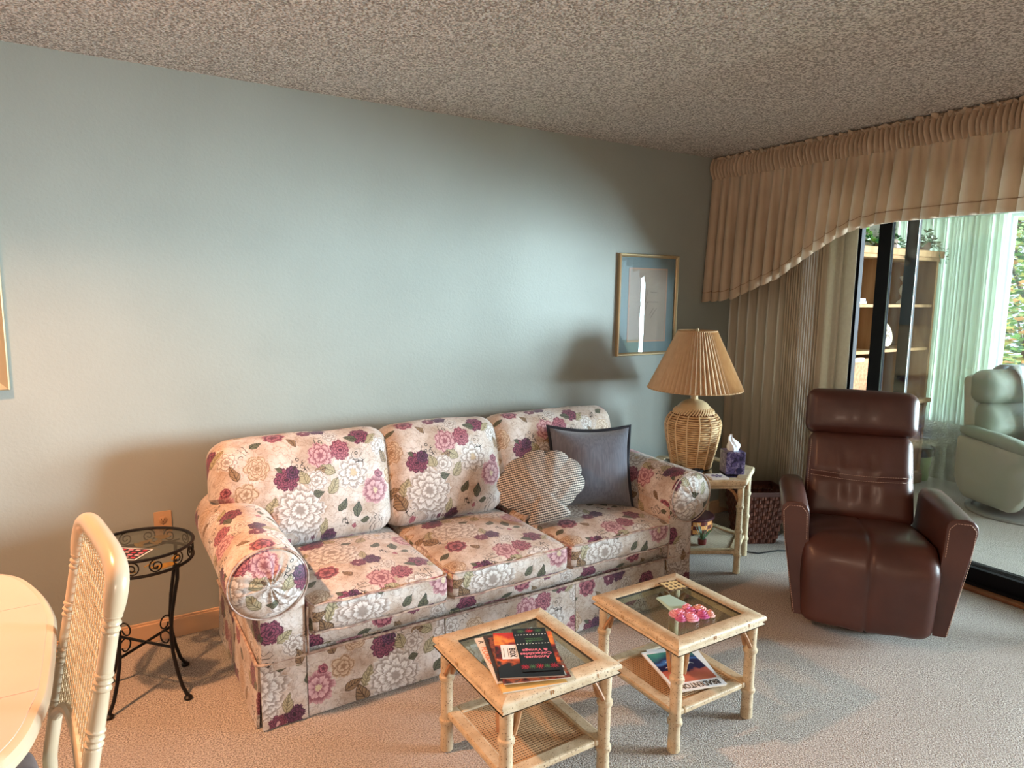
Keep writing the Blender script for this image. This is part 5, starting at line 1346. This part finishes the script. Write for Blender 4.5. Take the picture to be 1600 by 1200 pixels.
# plants on top
def ivy(label, x, y, w, n, cols, trail=None, seed=0, name='potted_ivy'):
    rn = random.Random(seed); o = thing(name, label, 'plant', (x, y, 1.928))
    MB().lathe([(.06, 0), (.075, .004), (.085, .07), (.080, .07), (.07, .02)], 20).build('pot', mat('clay_pot', (120, 90, 70), .7), o, smooth=True)
    for k in range(n):
        a = rn.uniform(0, 2*PI); R = w*math.sqrt(rn.random()); px, py = R*math.cos(a), R*math.sin(a)*.5
        pz = .03+.16*(1-(R/w)**2)*rn.random()**.5+rn.uniform(-.015, .02)
        if abs(py) > .2: py *= .5
        T_ = Matrix.Translation((px, py-.02, pz)) @ Matrix.Rotation(rn.uniform(0, 6.28), 4, 'Z') @ Matrix.Rotation(rn.uniform(-.9, .9), 4, 'X') @ Matrix.Rotation(rn.uniform(-.8, .5), 4, 'Y')
        s_ = rn.uniform(.022, .038)
        pts = [(-s_*.3, 0, 0), (-s_*.15, -s_*.55, .2*s_), (s_*.4, -s_*.35, .1*s_), (s_*1.1, 0, -.2*s_), (s_*.4, s_*.35, .1*s_), (-s_*.15, s_*.55, .2*s_)]
        MB().add(pts+[(s_*.2, 0, -.08*s_)], [(0, 1, 6), (1, 2, 6), (2, 3, 6), (3, 4, 6), (4, 5, 6), (5, 0, 6)], T=T_).build('leaf', cols[rn.randrange(len(cols))], o)
    if trail:
        for (tx, ty, L_) in trail:
            pts = [(tx*.4, -.05, .06), (tx, ty, .02), (tx+.01, ty-.02, -.10), (tx-.01, ty-.01, -L_*.6), (tx+.005, ty-.015, -L_)]
            MB().tube(pts, .002, 5).build('vine', mat('vine_stem', (90, 110, 70), .6), o)
            for q in range(int(L_/.012)):
                f = q*.012; T_ = Matrix.Translation((tx+rn.uniform(-.012, .012), ty-.02+rn.uniform(-.01, .01), .02-f)) @ Matrix.Rotation(rn.uniform(0, 6.28), 4, 'Z') @ Matrix.Rotation(rn.uniform(-1, 1), 4, 'X')
                s_ = .02; MB().add([(0, 0, 0), (s_*.5, -s_*.5, 0), (s_*1.2, 0, -.3*s_), (s_*.5, s_*.5, 0)], [(0, 1, 2), (0, 2, 3)], T=T_).build('leaf', cols[-1], o)
    return o
LG = [mat('leaf_bright', (104, 160, 70), .4), mat('leaf_deep', (34, 88, 46), .4), mat('leaf_mid', (70, 128, 64), .4), mat('leaf_lime', (168, 196, 110), .4)]
LS = [mat('leaf_sage', (112, 134, 104), .5), mat('leaf_dusk', (70, 92, 70), .5), mat('leaf_silver', (158, 172, 140), .5)]
ivy('bright green leafy ivy on top of the left half of the wall unit', 4.93, 3.10, .24, 150, LG, None, 1)
ivy('mixed ivy with a long trailing stem on top of the wall unit, at its middle', 5.37, 3.08, .16, 90, LG[1:3]+LS[1:], [(.02, -.145, .42)], 2)
ivy('grey-green ivy spilling over the right corner of the wall unit', 5.82, 3.06, .20, 110, LS, [(.20, -.05, .08), (.12, -.14, .10), (.02, -.145, .05)], 3)
# bin
bn = thing('waste_bin', 'pale green bin lined with a black bag beside the wall unit', 'bin', (6.035, 3.02, 0))
MB().lathe([(.085, 0), (.088, .004), (.108, .27), (.104, .27), (.085, .01)], 24).build('bucket', mat('green_bucket', (160, 176, 120), .5), bn, smooth=True)
MB().lathe([(.108, .21), (.114, .22), (.118, .285), (.108, .295), (.09, .27), (.02, .20)], 24, fn=lambda a, r, z: r*(1+.05*math.sin(a*5+z*30)+.02*math.sin(a*11))).build('bag', mat('black_plastic', (20, 22, 24), .3), bn, smooth=True)

# ================================================================ LANAI RECLINER
lr = thing('sage_recliner', 'pale sage-green leather recliner on a round base, out on the lanai behind the glass', 'recliner', (5.71, 2.12, 0), math.radians(-24))
MB().lathe([(.33, 0), (.335, .010), (.33, .022), (.29, .026), (.285, .012), (.08, .012), (.05, .03), (.05, .10)], 40).build('swivel_base', mat('grey_base', (150, 150, 144), .5), lr, smooth=True)
MB().rbox((0, -.02, .25), (.44, .60, .28), .04, (6, 6, 5), (0, .01, 0)).build('seat_box', M_LEATHG, lr, smooth=True)
MB().rbox((0, -.06, .42), (.44, .52, .13), .05, (12, 12, 5), (0, .01, .03), .006).build('seat', M_LEATHG, lr, smooth=True)
for s_ in (-1, 1):
    def ap(p): 
        if p.z < -.1 and abs(p.y) > .12: p.y *= 1-.35*min(1, (-.1-p.z)/.14)
        return p
    MB().rbox((s_*.275, -.02, .31), (.09, .62, .46), .035, (4, 14, 12), (.01, 0, 0), .002, post=ap).build('arm_side', mat('sage_panel', (172, 172, 156), .5), lr, smooth=True)
    MB().rbox((0, 0, 0), (.13, .60, .07), .032, (6, 14, 5), (.004, .004, .012), .007, T=Matrix.Translation((s_*.27, -.04, .56)) @ Matrix.Rotation(math.radians(5), 4, 'X')).build('armrest', M_LEATHG, lr, smooth=True)
MB().rbox((0, 0, 0), (.50, .14, .58), .05, (10, 5, 10), (0, .01, 0), .003, T=Matrix.Translation((0, .27, .70)) @ Matrix.Rotation(math.radians(-8), 4, 'X')).build('back_shell', mat('sage_panel', (172, 172, 156)), lr, smooth=True)
MB().rbox((0, 0, 0), (.47, .17, .27), .07, (14, 8, 10), (.01, .03, .01), .010, T=Matrix.Translation((0, .19, .66)) @ Matrix.Rotation(math.radians(-8), 4, 'X')).build('back_cushion', M_LEATHG, lr, smooth=True)
MB().rbox((0, 0, 0), (.50, .19, .24), .07, (14, 8, 10), (.01, .03, .01), .010, T=Matrix.Translation((0, .215, .905)) @ Matrix.Rotation(math.radians(-8), 4, 'X')).build('head_cushion', M_LEATHG, lr, smooth=True)
# throw draped over its right half
tw = thing('throw_blanket', 'crumpled white throw draped over the back of the sage recliner', 'blanket', (5.71, 2.12, 0), math.radians(-24))
def thr(u, v):
    x = -.03+.30*u; s_ = v
    path = [(.36, .82), (.335, 1.0), (.27, 1.052), (.16, 1.055), (.085, .98), (.06, .86), (.055, .72), (.04, .60), (-.03, .525)]
    f = s_*(len(path)-1); i = min(int(f), len(path)-2); t = f-i
    y = path[i][0]+(path[i+1][0]-path[i][0])*t; z = path[i][1]+(path[i+1][1]-path[i][1])*t
    w_ = noise.noise(Vector((x*9, s_*7, 3)))*.018+.008*math.sin(x*60+3*s_)
    x += .10*max(0, s_-.6)*(1-u)
    return (x, y-w_-.012, z+abs(w_)*.6+.008)
o = MB().grid(thr, 26, 44).build('cloth', M_THROW, tw, smooth=True, sharp=180); sm = o.modifiers.new('th', 'SOLIDIFY'); sm.thickness = .006

# ================================================================ DINING TABLE + CHAIR
dt = thing('dining_table', 'pale ivory dining table with rounded corners at the left edge of the photo', 'table', (-.85, 1.83, 0))
zt_ = .745
half = [(-.105, 1.62), (-.103, 1.90), (-.112, 2.00), (-.140, 2.13), (-.190, 2.27), (-.255, 2.345), (-.36, 2.39), (-.5, 2.405)]
low = [(-.5, 1.255), (-.36, 1.27), (-.24, 1.305), (-.175, 1.35), (-.135, 1.42), (-.115, 1.52)]
outl = low+half
def smooth_poly(P, n=4):
    r = []
    for i in range(len(P)-1):
        for k in range(n):
            u = k/n; p0, p1, p2, p3 = P[max(0, i-1)], P[i], P[i+1], P[min(len(P)-1, i+2)]
            r.append(tuple(.5*(2*b_+(c_-a_)*u+(2*a_-5*b_+4*c_-d_)*u*u+(3*b_-a_-3*c_+d_)*u**3) for a_, b_, c_, d_ in zip(p0, p1, p2, p3)))
    return r+[P[-1]]
outl = smooth_poly(outl); outl = [(x+.85, y-1.83) for x, y in outl]
left = [(-x, y) for x, y in reversed(outl)]
full = outl+left
def scale(poly, d):
    return [(x-math.copysign(min(abs(x), d), x), y*(1-d/.57)) for x, y in poly]
ins = scale(full, .030)
b = MB(); n = len(full)
lv = [(scale(full, .018), zt_-.042), (full, zt_-.030), (full, zt_-.014), (scale(full, .006), zt_-.004), (scale(full, .016), zt_)]
vs = [(x, y, z) for pl_, z in lv for x, y in pl_]
fs = [(j*n+i, j*n+(i+1) % n, (j+1)*n+(i+1) % n, (j+1)*n+i) for j in range(len(lv)-1) for i in range(n)]+[tuple(reversed(range(n))), tuple((len(lv)-1)*n+i for i in range(n))]
b.add(vs, fs).build('edge_moulding', M_IVORY, dt, smooth=True)
# top in three leaves
def clip(poly, a, c):
    out_ = []
    for val, keep in ((a, 1), (c, -1)):
        src = poly if keep == 1 else out_; res = []
        for i in range(len(src)):
            p_, q_ = src[i], src[(i+1) % len(src)]; ip, iq = (p_[1]-val)*keep >= 0, (q_[1]-val)*keep >= 0
            if ip: res.append(p_)
            if ip != iq: t = (val-p_[1])/(q_[1]-p_[1]); res.append((p_[0]+(q_[0]-p_[0])*t, val))
        out_ = res
    return out_
for a, c in ((-.7, 1.589-1.83-.001), (1.589-1.83+.001, 2.039-1.83-.001), (2.039-1.83+.001, .7)):
    MB().prism(clip(scale(full, .019), a, c), zt_, zt_+.0015).build('table_leaf', M_TOPLAM, dt)
MB().box((0, 0, zt_-.075), (1.10, .82, .07)).build('apron', M_IVORY, dt, bevel=.008)
for s_ in (-1, 1): 
    MB().lathe([(.20, 0), (.21, .03), (.12, .06), (.07, .14), (.09, .3), (.06, .45), (.09, .6), (.12, .64)], 20, (s_*.25, 0, .0)).build('pedestal', M_IVORY, dt, smooth=True)

dc = thing('dining_chair', 'ivory lacquered cane-back dining chair with grey seat, at the end of the dining table', 'chair', (-.308, 1.63, 0), math.radians(-81.7))
# local: -Y is the front (towards the table), x along the back
bw = .20; ztop = 1.05
lean = math.radians(10.5)
def CB(x, z, y=0):   # point on the leaning back plane (z above floor)
    h = z-.44; return (x, .205+max(h, -1)*math.tan(lean)*(1 if h > 0 else .15)+y, z)
for s_ in (-1, 1):
    pr = []
    for k in range(41):
        z = .02+(.97-.02)*k/40; r_ = .023
        for zn in (.42, .62, .82):
            d_ = abs(z-zn)
            if d_ < .02: r_ = .0245 if int(d_*200) % 2 else .0205
        pr.append((CB(s_*bw, z), r_))
    # denser rings near nodes
    pts, rs = [], []
    z = .01
    while z < .93:
        r_ = .0155
        near = min(abs(z-zn) for zn in (.56, .68, .79, .905))
        if near < .020: r_ = .0160+.0020*math.cos(near*2*PI/.0133)
        pts.append(CB(s_*bw, z)); rs.append(r_); z += .003 if near < .03 else .03
    MB().tube(pts, rs, 16).build('back_post', M_IVORY, dc, smooth=True)
# arched top rail with broad shoulders
AH = .052
pts = [CB(-bw, .915), CB(-bw, .935), CB(-bw, .952)]; rs = [.0165, .020, .0215]
for k in range(0, 25):
    a = PI-PI*k/24; x = bw*math.copysign(abs(math.cos(a))**.55, math.cos(a)); z = .965+AH*abs(math.sin(a))**.75; pts.append(CB(x, z)); rs.append(.0215)
pts += [CB(bw, .952), CB(bw, .935), CB(bw, .915)]; rs += [.0215, .020, .0165]
MB().tube(pts, rs, 14).build('top_rail', M_IVORY, dc, smooth=True, sharp=80)
# lower arched rail of the back
def lowz(x): return .615-.085*(abs(x)/bw)**2.2
MB().tube([CB(bw*k/10, lowz(bw*k/10)) for k in range(-10, 11)], .013, 10).build('lower_rail', M_IVORY, dc, smooth=True)
# cane web: pairs of strands + diagonals, clipped to the opening
def inside(x, z):
    if abs(x) > bw-.014: return False
    k_ = min(1, abs(x)/bw); a_ = math.acos(min(1, k_**(1/.55))); zt2 = .965+AH*abs(math.sin(a_))**.75
    return lowz(x)+.008 < z < zt2-.016
def strand(b, x0, z0, dx, dz, r_, yoff):
    run = []; L_ = .9; n_ = 180
    for i in range(n_+1):
        t = i/n_*L_; x, z = x0+dx*t, z0+dz*t
        if inside(x, z): run.append((x, z))
        elif run: break
    if len(run) > 3:
        idx = list(range(0, len(run), 12))+[len(run)-1]
        b.tube([CB(run[i][0], run[i][1], yoff) for i in idx], r_, 4, flat=.5)
b = MB(); P_ = .0215
for k in range(-13, 14):
    for o_ in (-.0018, .0018): strand(b, k*P_+o_, .45, 0, 1, .0010, -.001)
for k in range(0, 40):
    for o_ in (-.0018, .0018): 
        z = .46+k*P_+o_
        xs = [x/200*bw for x in range(-200, 201) if inside(x/200*bw, z)]
        if len(xs) > 5:
            # may be split by the arch at the bottom: draw each run
            runs = []; cur = [xs[0]]
            for a, c in zip(xs, xs[1:]):
                if c-a > .002: runs.append(cur); cur = []
                cur.append(c)
            runs.append(cur)
            for r_ in runs:
                if len(r_) > 4: b.tube([CB(r_[0], z, 0), CB(r_[-1], z, 0)], .0010, 4, flat=.5)
q2 = .7071
def dstr(sgn):
    for k in range(-70, 70):
        c_ = k*P_   # line z = sgn*x + .75 + c
        pts = [(x/150*bw, sgn*x/150*bw+.755+c_) for x in range(-150, 151)]
        run = [p_ for p_ in pts if inside(*p_)]
        if len(run) > 6: 
            # split
            seg_ = [run[0]]; 
            for a, c in zip(run, run[1:]):
                if c[0]-a[0] > .003: 
                    if len(seg_) > 6: b.tube([CB(seg_[0][0], seg_[0][1], .001), CB(seg_[-1][0], seg_[-1][1], .001)], .0012, 4, flat=.5)
                    seg_ = []
                seg_.append(c)
            if len(seg_) > 6: b.tube([CB(seg_[0][0], seg_[0][1], .001), CB(seg_[-1][0], seg_[-1][1], .001)], .0012, 4, flat=.5)
dstr(1); dstr(-1)
o = b.build('cane_back', M_CANE2, dc, smooth=True); o['kind'] = 'stuff'
MB().rbox((0, -.03, .42), (.44, .42, .05), .02, (8, 8, 3)).build('seat_frame', M_IVORY, dc, smooth=True)
MB().rbox((0, -.03, .462), (.41, .40, .06), .028, (16, 16, 5), (.01, .01, .02), .002, post=lambda p: Vector((p.x*(1-.12*max(0, p.y/.2)**2), p.y, p.z))).build('seat_cushion', mat('grey_seat_fabric', (120, 104, 98), .9, (92, 78, 76), 14), dc, smooth=True)
for s_ in (-1, 1): MB().lathe(bamboo_leg(.40, .02), 14, (s_*.19, -.20, 0)).build('leg', M_IVORY, dc, smooth=True)
